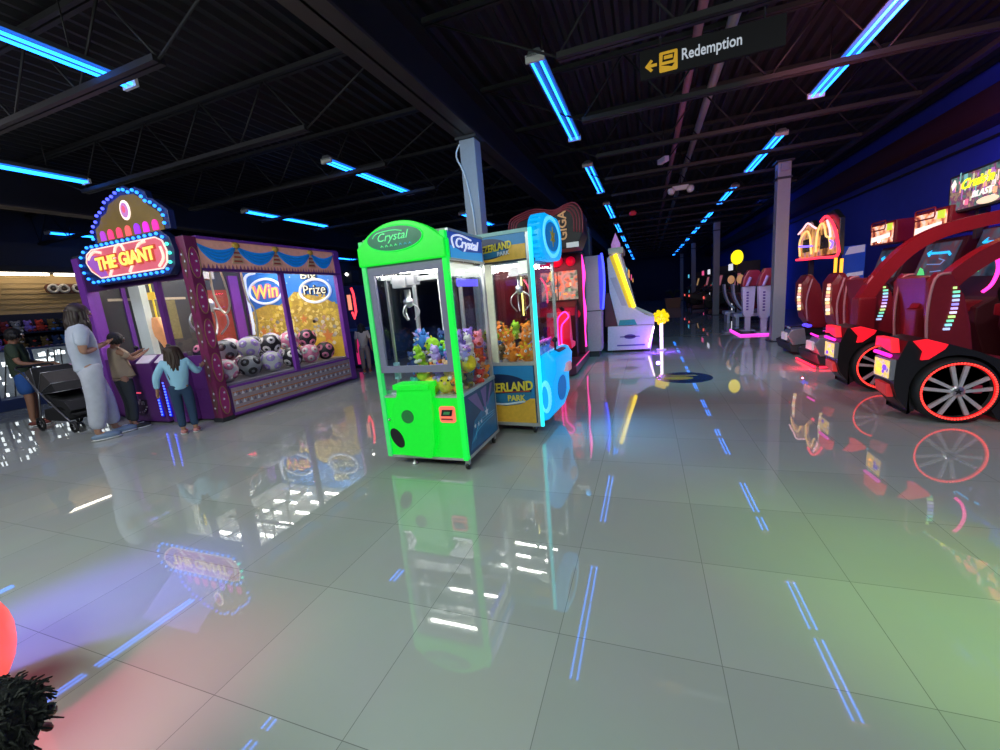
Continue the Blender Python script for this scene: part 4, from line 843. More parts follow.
# ================================================================= racing machines on the right
REDP = mat('dark_red_plastic', (.20, .012, .02), .3, var=.15); REDB = mat('red_arch_plastic', (.26, .015, .02), .28)
TYRE = mat('tyre_rubber', (.012, .012, .013), .6); RIM = mat('rim_silver', (.55, .55, .58), .3, .25)
LEDR = glow('led_red', (1., .04, .03), 2.2); HOT = glow('tail_red', (1., .01, .03), .9, (.5, .01, .01)); MAG = glow('neon_magenta', (1., .02, .55), 1.6)
PIPE = mat('piping_pink', (.45, .2, .22), .4)
def wheel(t, c, r):
    x, y, z = c
    w_ = MB(); w_.lathe([(r*.86, -.06), (r*.95, -.055), (r, -.02), (r, .1), (r*.95, .135), (r*.9, .14), (r*.8, .12), (r*.8, .05), (0, .05)], (x, y, z), TYRE, 40, (0, -1, 0)); w_.lathe([(r*.84, .09), (0, .09)], (x, y, z), BLACK, 30, (0, -1, 0))
    w_.lathe([(r*.97, -.02), (r*.97, -.1), (0, -.1)], (x, y, z), BLACK, 30, (0, -1, 0))
    o = t.part('wheel', w_)
    t.part('led_ring', MB().tube([(x+r*.86*math.cos(a), y-.125, z+r*.86*math.sin(a)) for a in [2*PI*k/60 for k in range(60)]], .013, mat('led_ring_red', (.5, .01, .01), .4, 0, (1, .01, .01), .9), 6, True), o)
    bl = MB().ball((0, 0, 0), .0095, LEDR, 6, 4).mesh('led')
    for k in range(72): a = 2*PI*k/72; link('led', bl, o, V((x+r*.86*math.cos(a), y-.137, z+r*.86*math.sin(a)))-t.base)
    sp = MB()
    for k in range(5):
        a0 = 2*PI*k/5+.3
        for d in (-.22, .22):
            a1 = a0+d; p = V((x+.035*math.cos(a0+d*1.5), y-.125, z+.035*math.sin(a0+d*1.5))); q = V((x+r*.8*math.cos(a1), y-.11, z+r*.8*math.sin(a1)))
            sp.band([p, q], (0, 1, 0), .02, [.022, .03], RIM)
    sp.lathe([(.06, .1), (.055, .13), (.03, .14), (0, .14)], (x, y, z), STEEL, 16, (0, -1, 0)); t.part('spokes', sp, o)
    ct = MB(); ct.flat(star(x, z, .03), (0, y-.141, 0), (1, 0, 0), (0, 0, 1), BLACK, .003)
    t.part('hub_badge', ct, o)
    t.part('brake_caliper', MB().box((x+.1, y-.12, z-.02), (x+.16, y-.098, z+.05), mat('caliper_red', (.35, .02, .05), .4), .008), o)
def racer(wy, label, arch, lampimg, big):
    """wy = plane of the near side; the seat faces +x"""
    t = Thing('racing_machine', label, 'racing machine', (3.2, wy+.5, 0), 'racing cabinets with lit wheels')
    cx, cz, r = 2.44, .285, .28
    # near fender with wheel arch
    f = [(2.06, .22), (2.03, .32), (2.04, .55), (2.1, .72), (2.2, .745), (2.36, .69), (2.55, .62), (2.75, .52), (3.1, .42), (3.3, .3), (3.3, .03), (cx+.3, .03)]
    f += [(cx+.305*math.cos(a), cz+.305*math.sin(a)) for a in [math.radians(-35+250*k/20) for k in range(21)]]+[(cx-.302, .07), (2.16, .08)]
    t.part('fender', MB().prism(f, 1, wy-.03, wy+.3, mat('fender_black', (.012, .012, .014), .3)))
    wheel(t, (cx, wy+.06, cz), r)
    # lamp cluster on the tail
    yA = wy-.02
    t.part('tail_lamp_pod', MB().prism([(2.13, .72), (2.22, .735), (2.36, .685), (2.34, .645), (2.24, .56), (2.19, .555), (2.2, .63)], 1, wy-.05, wy-.02, HOT, .006)); t.part('tail_lamp_pod', MB().prism([(wy-.02, .62), (wy+.02, .74), (wy+.26, .74), (wy+.27, .64), (wy+.2, .66)], 0, 2.0, 2.06, HOT, .006))
    t.part('neon_bar', MB().tube([(2.0, wy+.0, .592), (2.0, wy+.25, .60)], .017, MAG, 8))
    lp = MB(); lp.box((2.0, wy-.02, .375), (2.04, wy+.25, .56), mat('lamp_frame', (.35, .36, .4), .3, .5), .006); lp.box((1.995, wy-.005, .39), (2.002, wy+.235, .545), picglow('lamp_picture', [(.1, .05, .3), (.8, .6, .5), (1., .6, .1), (1., .75, .2), (.3, .1, .6)], 14, .9))
    for (u, v_, rr_, c) in lampimg: lp.flat(ell(wy+.02+.2*u, .40+.13*v_, rr_, rr_*.8, 12), (1.995, 0, 0), (0, 1, 0), (0, 0, 1), c, -.004)
    t.part('picture_lamp', lp)
    t.part('reflector', MB().prism([(wy+.0, .22), (wy+.2, .25), (wy+.22, .34), (wy+.03, .33)], 0, 2.0, 2.05, mat('reflector_red', (.6, .03, .04), .25, 0, (.9, .05, .05), .25), .008))
    t.part('rear_bumper', MB().prism([(2.16, .09), (2.05, .22), (2.03, .36), (2.1, .4), (2.25, .12)], 1, wy-.0, wy+.28, BLACK, .01))
    # floor pan and cabinet
    t.part('floor_pan', MB().prism([(2.55, .04), (2.5, .22), (2.6, .36), (3.5, .3), (4.4, .3), (4.4, .04)], 1, wy+.32, wy+1.02, DARK, .01))
    t.part('underglow', MB().box((2.5, wy+.34, .01), (3.4, wy+.36, .03), glow('underglow_red', (1, .02, .06), 2.)))
    # seat: shell, bolsters, piping, rainbow strip
    st = MB(); st.band(smoothpath([(2.95, wy+.6, .40), (2.62, wy+.6, .37), (2.5, wy+.6, .5), (2.47, wy+.6, .8), (2.43, wy+.6, 1.1), (2.41, wy+.6, 1.24)]), (0, 1, 0), .46, .09, REDP)
    so = t.part('seat', st)
    for y in (wy+.34, wy+.86):
        bs = MB(); bs.prism([(2.99, .42), (2.95, .5), (2.72, .55), (2.68, .8), (2.62, 1.05), (2.52, 1.25), (2.42, 1.28), (2.37, 1.2), (2.38, .9), (2.42, .5), (2.52, .36)], 1, y-.035, y+.035, REDP, .02); bo = t.part('seat_bolster', bs, so)
        pp = MB(); pp.tube(smoothpath([(2.40, y-.04, .5), (2.37, y-.04, .9), (2.40, y-.04, 1.22), (2.5, y-.04, 1.26)]), .012, PIPE, 6); t.part('piping', pp, so)
    rb = MB(); cols = [(.6, .9, .3), (.2, .8, .5), (.3, .8, 1.), (.5, .6, 1.), (.35, .3, 1.), (.6, .45, 1.), (.8, .75, 1.)]
    for k in range(11):
        z = 1.12-.036*k; x = 2.53-.004*k+.02*math.sin(k*.3)
        rb.box((x, wy+.29, z), (x+(.02 if k == 0 else .042), wy+.305, z+.02), glow('strip%d' % (k % 7), cols[min(k, 6) if k < 7 else 3+k % 4], 1.))
    t.part('light_strip', rb, so)
    t.part('seat_mount', MB().box((2.55, wy+.45, .3), (2.85, wy+.75, .37), BLACK, .01))
    # cabinet with screen, dash, wheel
    cb = MB(); cb.prism([(3.5, .03), (4.35, .03), (4.4, .6), (4.35, 1.66), (3.75, 1.7), (3.62, 1.2), (3.45, .95), (3.3, .85), (3.3, .7)], 1, wy+.22, wy+1.05, mat('cabinet_maroon', (.05, .012, .016), .4), .015); t.part('cabinet', cb)
    sc = MB(); p = [(3.6, wy+.28, 1.16), (3.6, wy+.99, 1.16), (3.73, wy+.99, 1.68), (3.73, wy+.28, 1.68)]
    sc.quadplate(p[0], p[1], p[2], p[3], -.012, picglow('screen_picture', [(.01, .02, .03), (.03, .06, .09), (.1, .04, .05), (.05, .12, .15)], 5, .6)); so2 = t.part('screen', sc)
    gi = MB()
    def S(u, v): return (3.586+.13*v, wy+.99-.71*u, 1.16+.52*v)
    gi.tube([S(.12, .72), S(.2, .8), S(.14, .72), S(.6, .72), S(.8, .66)], .014, glow('hud_blue', (.02, .5, 1.), 1.2), 6); gi.quadplate(S(.1, .1), S(.3, .1), S(.2, .26), S(.1, .3), .004, glow('hud_green', (.1, .9, .25), .7)); gi.tube([S(.25, .38), S(.7, .36), S(.75, .44)], .006, glow('hud_pale', (.2, .35, .7), .6), 5)
    t.part('screen_picture', gi, so2)
    t.part('dash', MB().box((3.2, wy+.3, .8), (3.5, wy+.97, .92), REDP, .03))
    sw = MB(); c = V((3.13, wy+.63, .98)); sw.tube([c+V((.05*math.sin(a)*-1, .14*math.cos(a), .13*math.sin(a))) for a in [2*PI*k/20 for k in range(20)]], .018, BLACK, 7, True); sw.tube([c, (3.3, wy+.63, .9)], .025, BLACK); sw.tube([c+V((0, -.13, 0)), c+V((0, .13, 0))], .014, BLACK, 6); t.part('steering_wheel', sw)
    if arch:
        ar = MB(); ar.band(smoothpath(arch), (0, 1, 0), .13, .135, REDB); a_ = t.part('roll_arch', ar)
        t.part('arch_foot', MB().box((arch[0][0]-.07, arch[0][1]-.09, arch[0][2]-.42), (arch[0][0]+.1, arch[0][1]+.09, arch[0][2]+.03), REDP, .02), a_)
    return t
LY = glow('lamp_gold', (1., .62, .08), 1.1); LV = glow('lamp_violet', (.25, .08, .9), .9)
im = [(.62, .55, .05, LY), (.78, .25, .035, LY), (.5, .2, .03, LY), (.8, .8, .025, LY), (.2, .6, .035, LV), (.3, .3, .02, LV)]
yb = 5.0
racer(4.47, 'nearest racing machine with black fender and red lit wheel, cut off by the right edge', [(2.43, yb, .92), (2.55, yb, 1.11), (2.72, yb, 1.3), (2.93, yb, 1.44), (3.3, yb, 1.58), (3.8, yb, 1.68)], im, True)
yb = 5.95
racer(5.62, 'racing machine just beyond the nearest one, its red lit wheel half hidden', [(2.36, yb, 1.0), (2.5, yb, 1.25), (2.7, yb, 1.5), (2.92, yb, 1.65), (3.2, yb, 1.73), (3.7, yb, 1.80)], [(.5, .5, .03, LY), (.2, .3, .03, LY), (.7, .2, .03, LV)], True)
# big lit sign above the racing machines
t = Thing('marquee_sign', 'large neon-lettered sign with glowing city picture above the red racing machines', 'sign', (4.0, 6.3, 1.9))
sg = MB(); sg.prism([(5.2, 1.95), (7.1, 1.93), (7.12, 2.38), (6.3, 2.4), (6.1, 2.5), (5.2, 2.5)], 0, 3.62, 3.74, mat('sign_dark', (.02, .03, .03), .3), .01); so = t.part('sign_box', sg)
pc = MB(); pc.prism([(5.24, 1.98), (7.06, 1.96), (7.08, 2.35), (6.3, 2.37), (6.12, 2.46), (5.24, 2.46)], 0, 3.612, 3.62, picglow('city_picture', [(.02, .05, .05), (.08, .2, .16), (.15, .04, .12), (.3, .25, .15), (.03, .05, .06)], 9, .8)); rr = random.Random(4)
CC = [glow('city%d' % i, c, .8) for i, c in enumerate([(.8, .75, .7), (.9, .2, .35), (.15, .5, .5), (.35, .15, .5), (.9, .5, .25), (.5, .6, .4)])]
for i in range(80):
    y = rr.uniform(5.26, 7.04); z = rr.uniform(1.97, 2.3); pc.box((3.608, y, z), (3.613, y+rr.choice((.012, .02, .05)), z+rr.uniform(.02, .12)), rr.choice(CC))
for i in range(14): pc.flat(ell(rr.uniform(5.3, 6.25), rr.uniform(2.05, 2.4), .06, .04, 10), (3.611, 0, 0), (0, 1, 0), (0, 0, 1), CC[rr.choice((1, 4))], -.004)
t.part('city_picture', pc, so)
l2 = MB(); l2.text("Cruis'n", (3.60, 6.6, 2.25), (0, -1, .03), (.0, 0, 1), glow('neon_lime', (.75, .95, .02), 1.3), width=.5, height=.12, shear=.3, bold=.02); t.part('neon_name', l2, so); l = MB(); l.text('BLAST', (3.60, 6.5, 2.1), (0, -1, .03), (0, 0, 1), glow('neon_pale', (.9, .95, .85), .9), width=.32, height=.07, shear=.2, bold=.01)
t.part('neon_lettering', l, so); l = MB(); l.flat(ell(6.42, 2.0, .16, .04, 20), (3.61, 0, 0), (0, 1, 0), (0, 0, 1), glow('oval_cream', (.85, .85, .55), .8), -.008); t.part('oval_badge', l, so); l = MB(); l.flat([(7.02, 2.21), (6.96, 2.27), (7.0, 2.33), (7.05, 2.27)], (3.61, 0, 0), (0, 1, 0), (0, 0, 1), glow('neon_pale', (.9, .95, .85), .9), -.006)
t.part('white_diamond', l, so)
for y in (5.6, 6.8): t.part('support', MB().box((3.74, y-.03, 1.6), (3.8, y+.03, 2.4), DARK))
# magenta neon hoop standing beside the nearest cabinet
# far racing seats of another kind
def seat_racer(cy, label, lit, dx=.2):
    t = Thing('racing_machine', label, 'racing machine', (3.0, cy, 0), 'tall-seat racing machines')
    t.part('base', MB().prism([(2.3, .06), (2.26, .2), (2.45, .3), (4.3, .3), (4.3, .04), (2.45, .04)], 1, cy-.4, cy+.4, DARK, .015))
    lit and t.part('underglow', MB().box((2.3, cy-.41, .012), (3.3, cy-.40, .04), glow('underglow_red', (1, .02, .06), 2.)).box((2.24, cy-.4, .012), (2.26, cy+.4, .04), glow('underglow_red', (1, .02, .06), 2.)))
    sh = MB(); sh.prism([(2.95, .42), (2.9, .56), (2.72, .6), (2.62, .85), (2.52, 1.15), (2.42, 1.32), (2.33, 1.33), (2.26, 1.2), (2.26, .9), (2.33, .6), (2.45, .42)], 1, cy-.19, cy+.19, REDP, .075); so = t.part('seat', sh); so.location.x = dx
    t.part('piping', MB().tube(smoothpath([(2.36, cy-.2, .55), (2.33, cy-.2, .9), (2.40, cy-.19, 1.25)]), .014, PIPE, 6), so)
    rb = MB()
    for k in range(9): rb.box((2.225+.004*abs(k-4), cy-.13, .74+.05*k), (2.262+.004*abs(k-4), cy-.08, .78+.05*k), glow('seatstrip%d' % (k % 3), [(1., .7, .3), (1., .9, .7), (.9, .4, .3)][k % 3], 1.))
    t.part('light_strip', rb, so); t.part('seat_mount', MB().box((2.45, cy-.15, .3), (2.8, cy+.15, .42), BLACK))
    ta = MB(); ta.prism([(2.1, .18), (2.02, .36), (2.08, .44), (2.26, .46), (2.3, .2)], 1, cy-.42, cy-.12, mat('tail_silver', (.35, .33, .38), .3, .5), .015); tp_ = t.part('tail_pod', ta); tp_.location.x = dx
    t.part('neon_bar', MB().tube([(2.06, cy-.4, .47), (2.06, cy-.14, .48)], .014, MAG if lit else mat('grey_bar', (.3, .3, .33), .3), 7), tp_)
    tl = MB(); tl.box((2.0, cy-.38, .27), (2.03, cy-.15, .39), mat('plate_pale', (.5, .45, .5), .4, 0, (.6, .45, .5), .4)); t.part('picture_lamp', tl, tp_)
    for q, c in ((-.36, (.1, .06, 1.)), (-.2, (.3, .05, .9))): t.part('violet_lamp', MB().ball((2.13+dx, cy+q, .49), (.05, .04, .03), glow('violet_lamp', c, 1.2), 10, 6), tp_)
    cb = MB(); cb.prism([(3.5, .03), (4.3, .03), (4.35, .6), (4.3, 1.62), (3.75, 1.65), (3.62, 1.2), (3.35, .9), (3.3, .7)], 1, cy-.4, cy+.4, mat('cabinet_maroon', (.05, .012, .016), .4), .015); t.part('cabinet', cb)
    p = [(3.6, cy-.34, 1.14), (3.6, cy+.34, 1.14), (3.73, cy+.34, 1.6), (3.73, cy-.34, 1.6)]
    sc = MB(); sc.quadplate(*p, -.012, picglow('screen_picture', [(.01, .02, .03), (.03, .06, .09), (.1, .04, .05), (.05, .12, .15)], 5, .6)); so2 = t.part('screen', sc)
    gi = MB()
    def S(u, v): return (3.584+.13*v, cy+.34-.68*u, 1.14+.46*v)
    gi.tube([S(.26, .66), S(.18, .74), S(.26, .82), S(.18, .74), S(.55, .72), S(.8, .72), S(.88, .64)], .016, glow('hud_blue', (.02, .5, 1.), 1.2), 6); gi.quadplate(S(.12, .12), S(.36, .12), S(.24, .28), S(.12, .34), .004, glow('hud_green', (.1, .9, .25), .7))
    gi.tube([S(.3, .42), S(.7, .4), S(.78, .5), S(.6, .56)], .008, glow('hud_pale', (.2, .35, .7), .6), 5); gi.tube([S(.5, .2), S(.8, .22)], .006, glow('hud_pale', (.2, .35, .7), .6), 5)
    t.part('screen_picture', gi, so2)
    hd = MB(); hd.box((3.56, cy-.36, 1.70), (3.95, cy+.36, 2.04), REDP, .03); ho = t.part('header', hd)
    hf = MB(); hf.box((3.55, cy-.32, 1.72), (3.562, cy+.32, 2.0), picglow('header_picture', [(.05, .01, .01), (.3, .06, .04), (1., .45, .2), (1., .8, .65), (.25, .05, .05)], 7, .9)); hf.prism([(cy+.3, 1.75), (cy-.25, 1.80), (cy-.25, 1.86), (cy+.3, 1.83)], 0, 3.545, 3.552, glow('header_white', (1., .85, .75), 1.2)); hf.ball((3.55, cy+.05, 1.76), .025, W_, 8, 6); hf.box((3.545, cy-.3, 1.9), (3.552, cy-.16, 2.0), glow('header_lime', (.6, .9, .05), .8)); hf.tube([(3.55, p_[0], p_[1]) for p_ in rrect(cy-.1, 1.93, cy+.33, 2.06, .03)], .012, REDB, 6, True)
    t.part('header_picture', hf, ho)
    sw = MB(); c = V((3.2, cy, .98)); sw.tube([c+V((-.05*math.sin(a), .14*math.cos(a), .13*math.sin(a))) for a in [2*PI*k/20 for k in range(20)]], .018, BLACK, 7, True); sw.tube([c, (3.38, cy, .9)], .025, BLACK); sw.tube([c+V((0, -.13, 0)), c+V((0, .13, 0))], .014, BLACK, 6); t.part('steering_wheel', sw)
    return t
lamp('seat_underglow', 'POINT', (2.12, 6.95, .14), (1., .01, .04), 5., .008)
seat_racer(7.3, 'tall-seat dark red racing machine, third from right edge, glowing red underneath', True)
seat_racer(8.5, 'tall-seat dark red racing machine, fourth from right edge, below the neon sign', False)
t = Thing('information_panel', 'blue and white printed panel standing against the right wall behind the red seats', 'panel', (3.67, 9.73, 0))
pb = MB(); pb.box((3.5, 9.7, .03), (3.84, 9.76, 1.78), mat('panel_blue', (.02, .08, .45), .4, 0, (.02, .08, .5), .2), .01); t.part('board', pb)
pb = MB()
for z, h in ((1.62, .16), (1.2, .1), (.95, .12)): pb.prism([(3.52, z), (3.82, z+.03), (3.82, z+h), (3.58, z+h-.02)], 1, 9.692, 9.7, mat('panel_white', (.6, .65, .75), .4, 0, (.5, .55, .7), .25))
t.part('print', pb)
t.part('foot', MB().box((3.46, 9.62, 0), (3.88, 9.84, .03), DARK))
# double neon sign on posts
t = Thing('neon_sign', 'double arched neon sign outlined in red and yellow beside the right-hand column', 'neon sign', (3.3, 10.2, 0))
NY = glow('neon_yellow', (1., .62, .2), 1.2); NR = glow('neon_red', (1., .03, .06), 2.4); NW = glow('neon_rose', (1., .55, .6), 1.6); NV = glow('neon_violet', (.2, .12, 1.), 2.)
def nb(y): return y
bd = MB(); bd.prism([(9.12, 1.62), (11.15, 1.62), (11.15, 2.25), (10.85, 2.38), (10.5, 2.4), (10.25, 2.2), (10.0, 2.25), (9.75, 2.42), (9.45, 2.44), (9.15, 2.26)], 0, 3.22, 3.3, mat('sign_dark', (.02, .03, .03), .3), .01); bo = t.part('backing', bd)
bf = MB(); bf.prism([(9.14, 1.66), (11.12, 1.66), (11.1, 2.2), (10.6, 2.34), (10.1, 2.2), (9.8, 2.3), (9.5, 2.25), (9.2, 2.05)], 0, 3.205, 3.22, picglow('amber_picture', [(.05, .02, .02), (.25, .08, .03), (.8, .4, .1), (.6, .3, .3), (.1, .03, .05)], 4, .55)); t.part('lit_picture', bf, bo)
def nt(pts, m, r=.018): return MB().tube(smoothpath([(3.18, p[0], p[1]) for p in pts], 3), r, m, 7)
t.part('neon_tube', nt([(11.18, 1.65), (10.5, 1.63), (9.8, 1.62), (9.06, 1.61), (9.08, 1.85), (9.24, 2.1), (9.5, 2.3), (9.7, 2.36), (9.9, 2.3)], NR, .024), bo)
t.part('neon_tube', nt([(10.08, 1.74), (10.06, 2.05), (9.9, 2.25), (9.72, 2.2), (9.6, 2.0), (9.45, 1.95), (9.36, 1.74)], NY), bo); t.part('neon_tube', nt([(10.98, 1.72), (11.04, 2.0), (10.85, 2.16), (10.6, 2.2), (10.42, 2.05), (10.32, 1.72)], NY), bo); t.part('neon_tube', nt([(11.14, 2.2), (10.85, 2.28), (10.6, 2.36), (10.3, 2.26), (10.12, 2.2)], NW), bo)
t.part('neon_tube', nt([(11.05, 1.93), (10.7, 1.9), (10.33, 1.88)], NV, .022), bo); t.part('neon_tube', nt([(9.4, 1.9), (9.28, 1.84), (9.36, 1.76)], NV, .018), bo); t.part('neon_tube', nt([(9.6, 2.28), (9.45, 2.1), (9.4, 1.96)], NW), bo)
for y in (9.72, 10.68): t.part('dark_window', MB().box((3.19, y-.2, 1.78), (3.206, y+.18, 2.04), mat('smoked_pane', (.08, .07, .09), .2)), bo)
for y in (9.5, 10.8): t.part('post', MB().box((3.3, y-.04, 0), (3.38, y+.04, 2.3), DARK))
od = MB(); od.tube([(3.25, 9.3, 1.58), (3.25, 9.3, 1.2), (3.25, 9.05, 1.2), (3.25, 9.05, 1.55)], .025, glow('neon_orange', (1., .4, .03), 1.8), 7); t.part('orange_tube', od)

# ================================================================= white gun stands and arcs beyond the column
LAV = mat('lavender_white_plastic', (.62, .58, .72), .35)
def stand(x, y, label):
    t = Thing('game_stand', label, 'game stand', (x, y, 0), 'white pedestal game stands')
    t.part('upper_shell', MB().prism([(x-.14, 1.14), (x+.15, 1.13), (x+.12, .45), (x+.06, .37), (x-.06, .37), (x-.11, .45)], 1, y-.08, y+.12, LAV, .02))
    t.part('pole', MB().box((x-.06, y-.05, .05), (x+.06, y+.07, .37), LAV, .01)); t.part('foot', MB().box((x-.16, y-.14, 0), (x+.16, y+.16, .05), LAV, .012))
    g = MB(); 
    for k in range(7): g.box((x-.05, y-.085, .55+.07*k), (x+.0, y-.079, .59+.07*k), mat('print_indigo', (.12, .06, .3), .4))
    t.part('print', g)
    t.part('red_top', MB().prism([(x-.16, 1.14), (x+.18, 1.14), (x+.3, 1.36), (x+.2, 1.52), (x-.02, 1.54), (x-.12, 1.36)], 1, y-.1, y+.14, mat('crimson_shell', (.3, .02, .05), .3), .03))
    t.part('grip', MB().tube(smoothpath([(x-.06, y-.13, 1.14), (x-.02, y-.14, 1.25), (x+.02, y-.15, 1.36)]), .035, mat('lilac_grip', (.5, .4, .7), .3), 8))
    return t
stand(2.62, 11.35, 'white pedestal game stand with red top, right next to the nearest right-hand column'); stand(2.4, 11.95, 'white pedestal game stand with red top, one farther from the column')
single('base_plate', MB().box((2.1, 11.1, 0), (3.9, 12.4, .03), mat('dark_mat', (.04, .035, .05), .4)).box((2.1, 11.08, .005), (3.9, 11.1, .04), glow('neon_pinkbase', (1., .05, .7), 2.)).box((2.08, 11.1, .005), (2.1, 12.4, .04), glow('neon_pinkbase', (1., .05, .7), 2.)), (2.9, 11.7, 0), 'low dark floor base edged with magenta neon under the white game stands', 'floor base')
def arcstand(x, y, label):
    t = Thing('ride_on_machine', label, 'ride-on machine', (x, y, 0), 'white arc-framed ride machines')
    t.part('base', MB().box((x-.2, y-.3, .26), (x+1.0, y+.3, .36), LAV, .02)); 
    for q in (-.14, .9): t.part('foot', MB().box((x+q, y-.28, 0), (x+q+.08, y+.28, .27), LAV, .012))
    t.part('arc', MB().band(smoothpath([(x-.2, y, 1.2), (x-.16, y, .85), (x-.02, y, .55), (x+.2, y, .36)]), (0, 1, 0), .3, [.05]*12+[.09], LAV))
    t.part('seat', MB().prism([(x-.1, .95), (x+.3, .9), (x+.4, .5), (x+.2, .37), (x+.05, .6)], 1, y-.22, y+.22, REDP, .04))
    t.part('head_lamp', MB().ball((x-.02, y-.1, 1.33), (.1, .08, .13), mat('peach_lamp', (.6, .35, .2), .3, 0, (1., .5, .2), .35), 10, 7)); t.part('neck', MB().tube([(x-.02, y-.05, 1.25), (x+.05, y, .9)], .05, BLACK))
    return t
arcstand(2.55, 13.7, 'white ride-on machine on curved white arc, nearer of the two beyond the white stands'); arcstand(2.5, 14.8, 'white ride-on machine on curved white arc, farther of the two beyond the white stands')
t = Thing('oval_sign', 'yellow glowing oval sign on a pole above the white arc seats', 'sign', (2.55, 14.3, 0))
t.part('face', MB().prism([(2.55+p[0], 1.97+p[1]) for p in ell(0, 0, .16, .21, 24)], 1, 14.2, 14.3, glow('oval_yellow', (1., .78, .0), 1.3), .02)); t.part('pole', MB().tube([(2.55, 14.27, 0), (2.55, 14.27, 1.8)], .025, BLACK))
# magenta hoop on the nearest cabinet
for o in [o for o in bpy.data.objects if o.get('label', '').startswith('nearest racing machine')]:
    mb = MB().tube(smoothpath([(2.94, 5.2, 1.47), (3.02, 5.2, 1.40), (3.06, 5.2, 1.26), (3.03, 5.2, 1.12), (2.97, 5.2, 1.05)]), .015, glow('neon_hoop', (1., .03, .35), 2.6), 8); link('neon_hoop', mb.mesh('neon_hoop', o.location), o)
# ================================================================= white ticket slide machine with yellow neon
SLW = mat('slide_white', (.66, .58, .66), .35); YN = glow('neon_lemon', (1., .72, .01), 2.6); WN = glow('neon_white_pink', (1., .75, .95), 3.)
def slide(y0, y1, label, full):
    t = Thing('slide_machine', label, 'slide machine', (-.35, (y0+y1)/2, 0), 'white slide machines')
    t.part('base', MB().prism([(-.82, .05), (.06, .06), (.14, .57), (-.8, .57)], 1, y0, y1, SLW, .012))
    for x in (-.72, -.05): t.part('foot', MB().box((x, y0+.05, 0), (x+.1, y1-.05, .06), DARK))
    t.part('side_wall', MB().prism([(-.59, .58), (.14, .58), (.14, .73), (-.02, .78), (-.22, .92), (-.26, .95), (-.49, 2.06), (-.61, 2.16), (-.77, 2.0), (-.74, 1.3)], 1, y0, y0+.05, SLW, .012)); t.part('side_wall', MB().prism([(-.59, .58), (.14, .58), (.14, .73), (-.22, .92), (-.49, 2.06), (-.61, 2.16), (-.77, 2.0), (-.74, 1.3)], 1, y1-.05, y1, SLW, .012))
    t.part('ramp', MB().band([(-.62, (y0+y1)/2, 2.05), (-.42, (y0+y1)/2, 1.3), (-.3, (y0+y1)/2, .88), (.1, (y0+y1)/2, .66)], (0, 1, 0), y1-y0-.1, .04, mat('ramp_yellow', (.6, .45, .1), .4)))
    t.part('back', MB().prism([(-.86, .57), (-.6, .57), (-.74, 1.28), (-.84, 1.28)], 1, y0+.05, y1-.05, mat('back_maroon', (.12, .02, .04), .4)))
    t.part('teal_panel', MB().prism([(-.58, .585), (-.2, .585), (-.25, .7), (-.55, .7)], 1, y0-.006, y0, mat('panel_teal', (.03, .3, .3), .4)))
    t.part('neon_edge', MB().tube([(-.6, y0-.02, 2.06), (-.25, y0-.02, .95)], .036, YN, 8), label='yellow neon tube down the slope'); 
    t.part('top_bar', MB().box((-.74, y0-.02, 2.07), (-.44, y1, 2.2), mat('cream_top', (.7, .62, .45), .4), .03)); t.part('base_tube', MB().tube([(.13, y0-.01, .53), (.02, y0-.01, .1)], .016, WN, 7))
    pr_ = MB(); pr_.flat(ell(-.35, .34, .12, .05, 20), (0, y0-.003, 0), (1, 0, 0), (0, 0, 1), mat('print_indigo', (.12, .06, .3), .4), .003); t.part('stripe', MB().box((-.55, y0-.006, .33), (-.15, y0-.003, .35), mat('print_indigo', (.12, .06, .3), .4))); t.part('print', pr_); t.part('stripe', MB().box((-.62, y0-.004, .14), (-.05, y0-.001, .17), mat('print_indigo', (.12, .06, .3), .4)))
    tp = MB(); tp.lathe([(.1, 2.2), (.09, 2.3), (.05, 2.4), (0, 2.52)], (-.6, (y0+y1)/2-.2, 0), mat('topper_lilac', (.4, .2, .5), .4, 0, (.8, .4, 1.), .35, var=.8, scale=16), 14); t.part('topper', tp)
    t.part('neon_spill_band', MB().prism([(-.72, 2.03), (-.6, 2.06), (-.25, .95), (-.36, .95)], 1, y0-.008, y0, mat('spill_yellow', (.6, .45, .02), .4, 0, (1., .6, .0), .35))); t.part('stick_panel', MB().prism([(-.72, 1.6), (-.6, 1.6), (-.4, 1.0), (-.5, 1.0)], 1, y0-.004, y0, mat('print_pale', (.5, .4, .5), .4)))  # first band: the tube's yellow glow on the side wall, put in as emission
    return t
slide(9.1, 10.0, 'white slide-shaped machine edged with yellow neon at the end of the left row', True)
t = Thing('light_pole', 'white glowing pole topped with yellow star ball beside the slide machine', 'light pole', (.28, 9.3, 0))
t.part('pole', MB().tube([(.28, 9.3, .03), (.28, 9.3, .62)], .03, WN, 10)); t.part('foot', MB().lathe([(.1, 0), (.1, .02), (.03, .035)], (.28, 9.3, 0), WHITEP, 16))
sb = MB(); YB = glow('star_yellow', (1., .70, .0), .85, (.6, .4, .0)); sb.ball((.28, 9.3, .7), .13, YB, 14, 9)
for k in range(18):
    z = 1-2*(k+.5)/18; a = k*2.4; d = V((math.sqrt(1-z*z)*math.cos(a), math.sqrt(1-z*z)*math.sin(a), z)); sb.lathe([(.05, .11), (.03, .16), (0, .175)], (.28, 9.3, .7), YB, 6, d)
t.part('star_ball', sb)
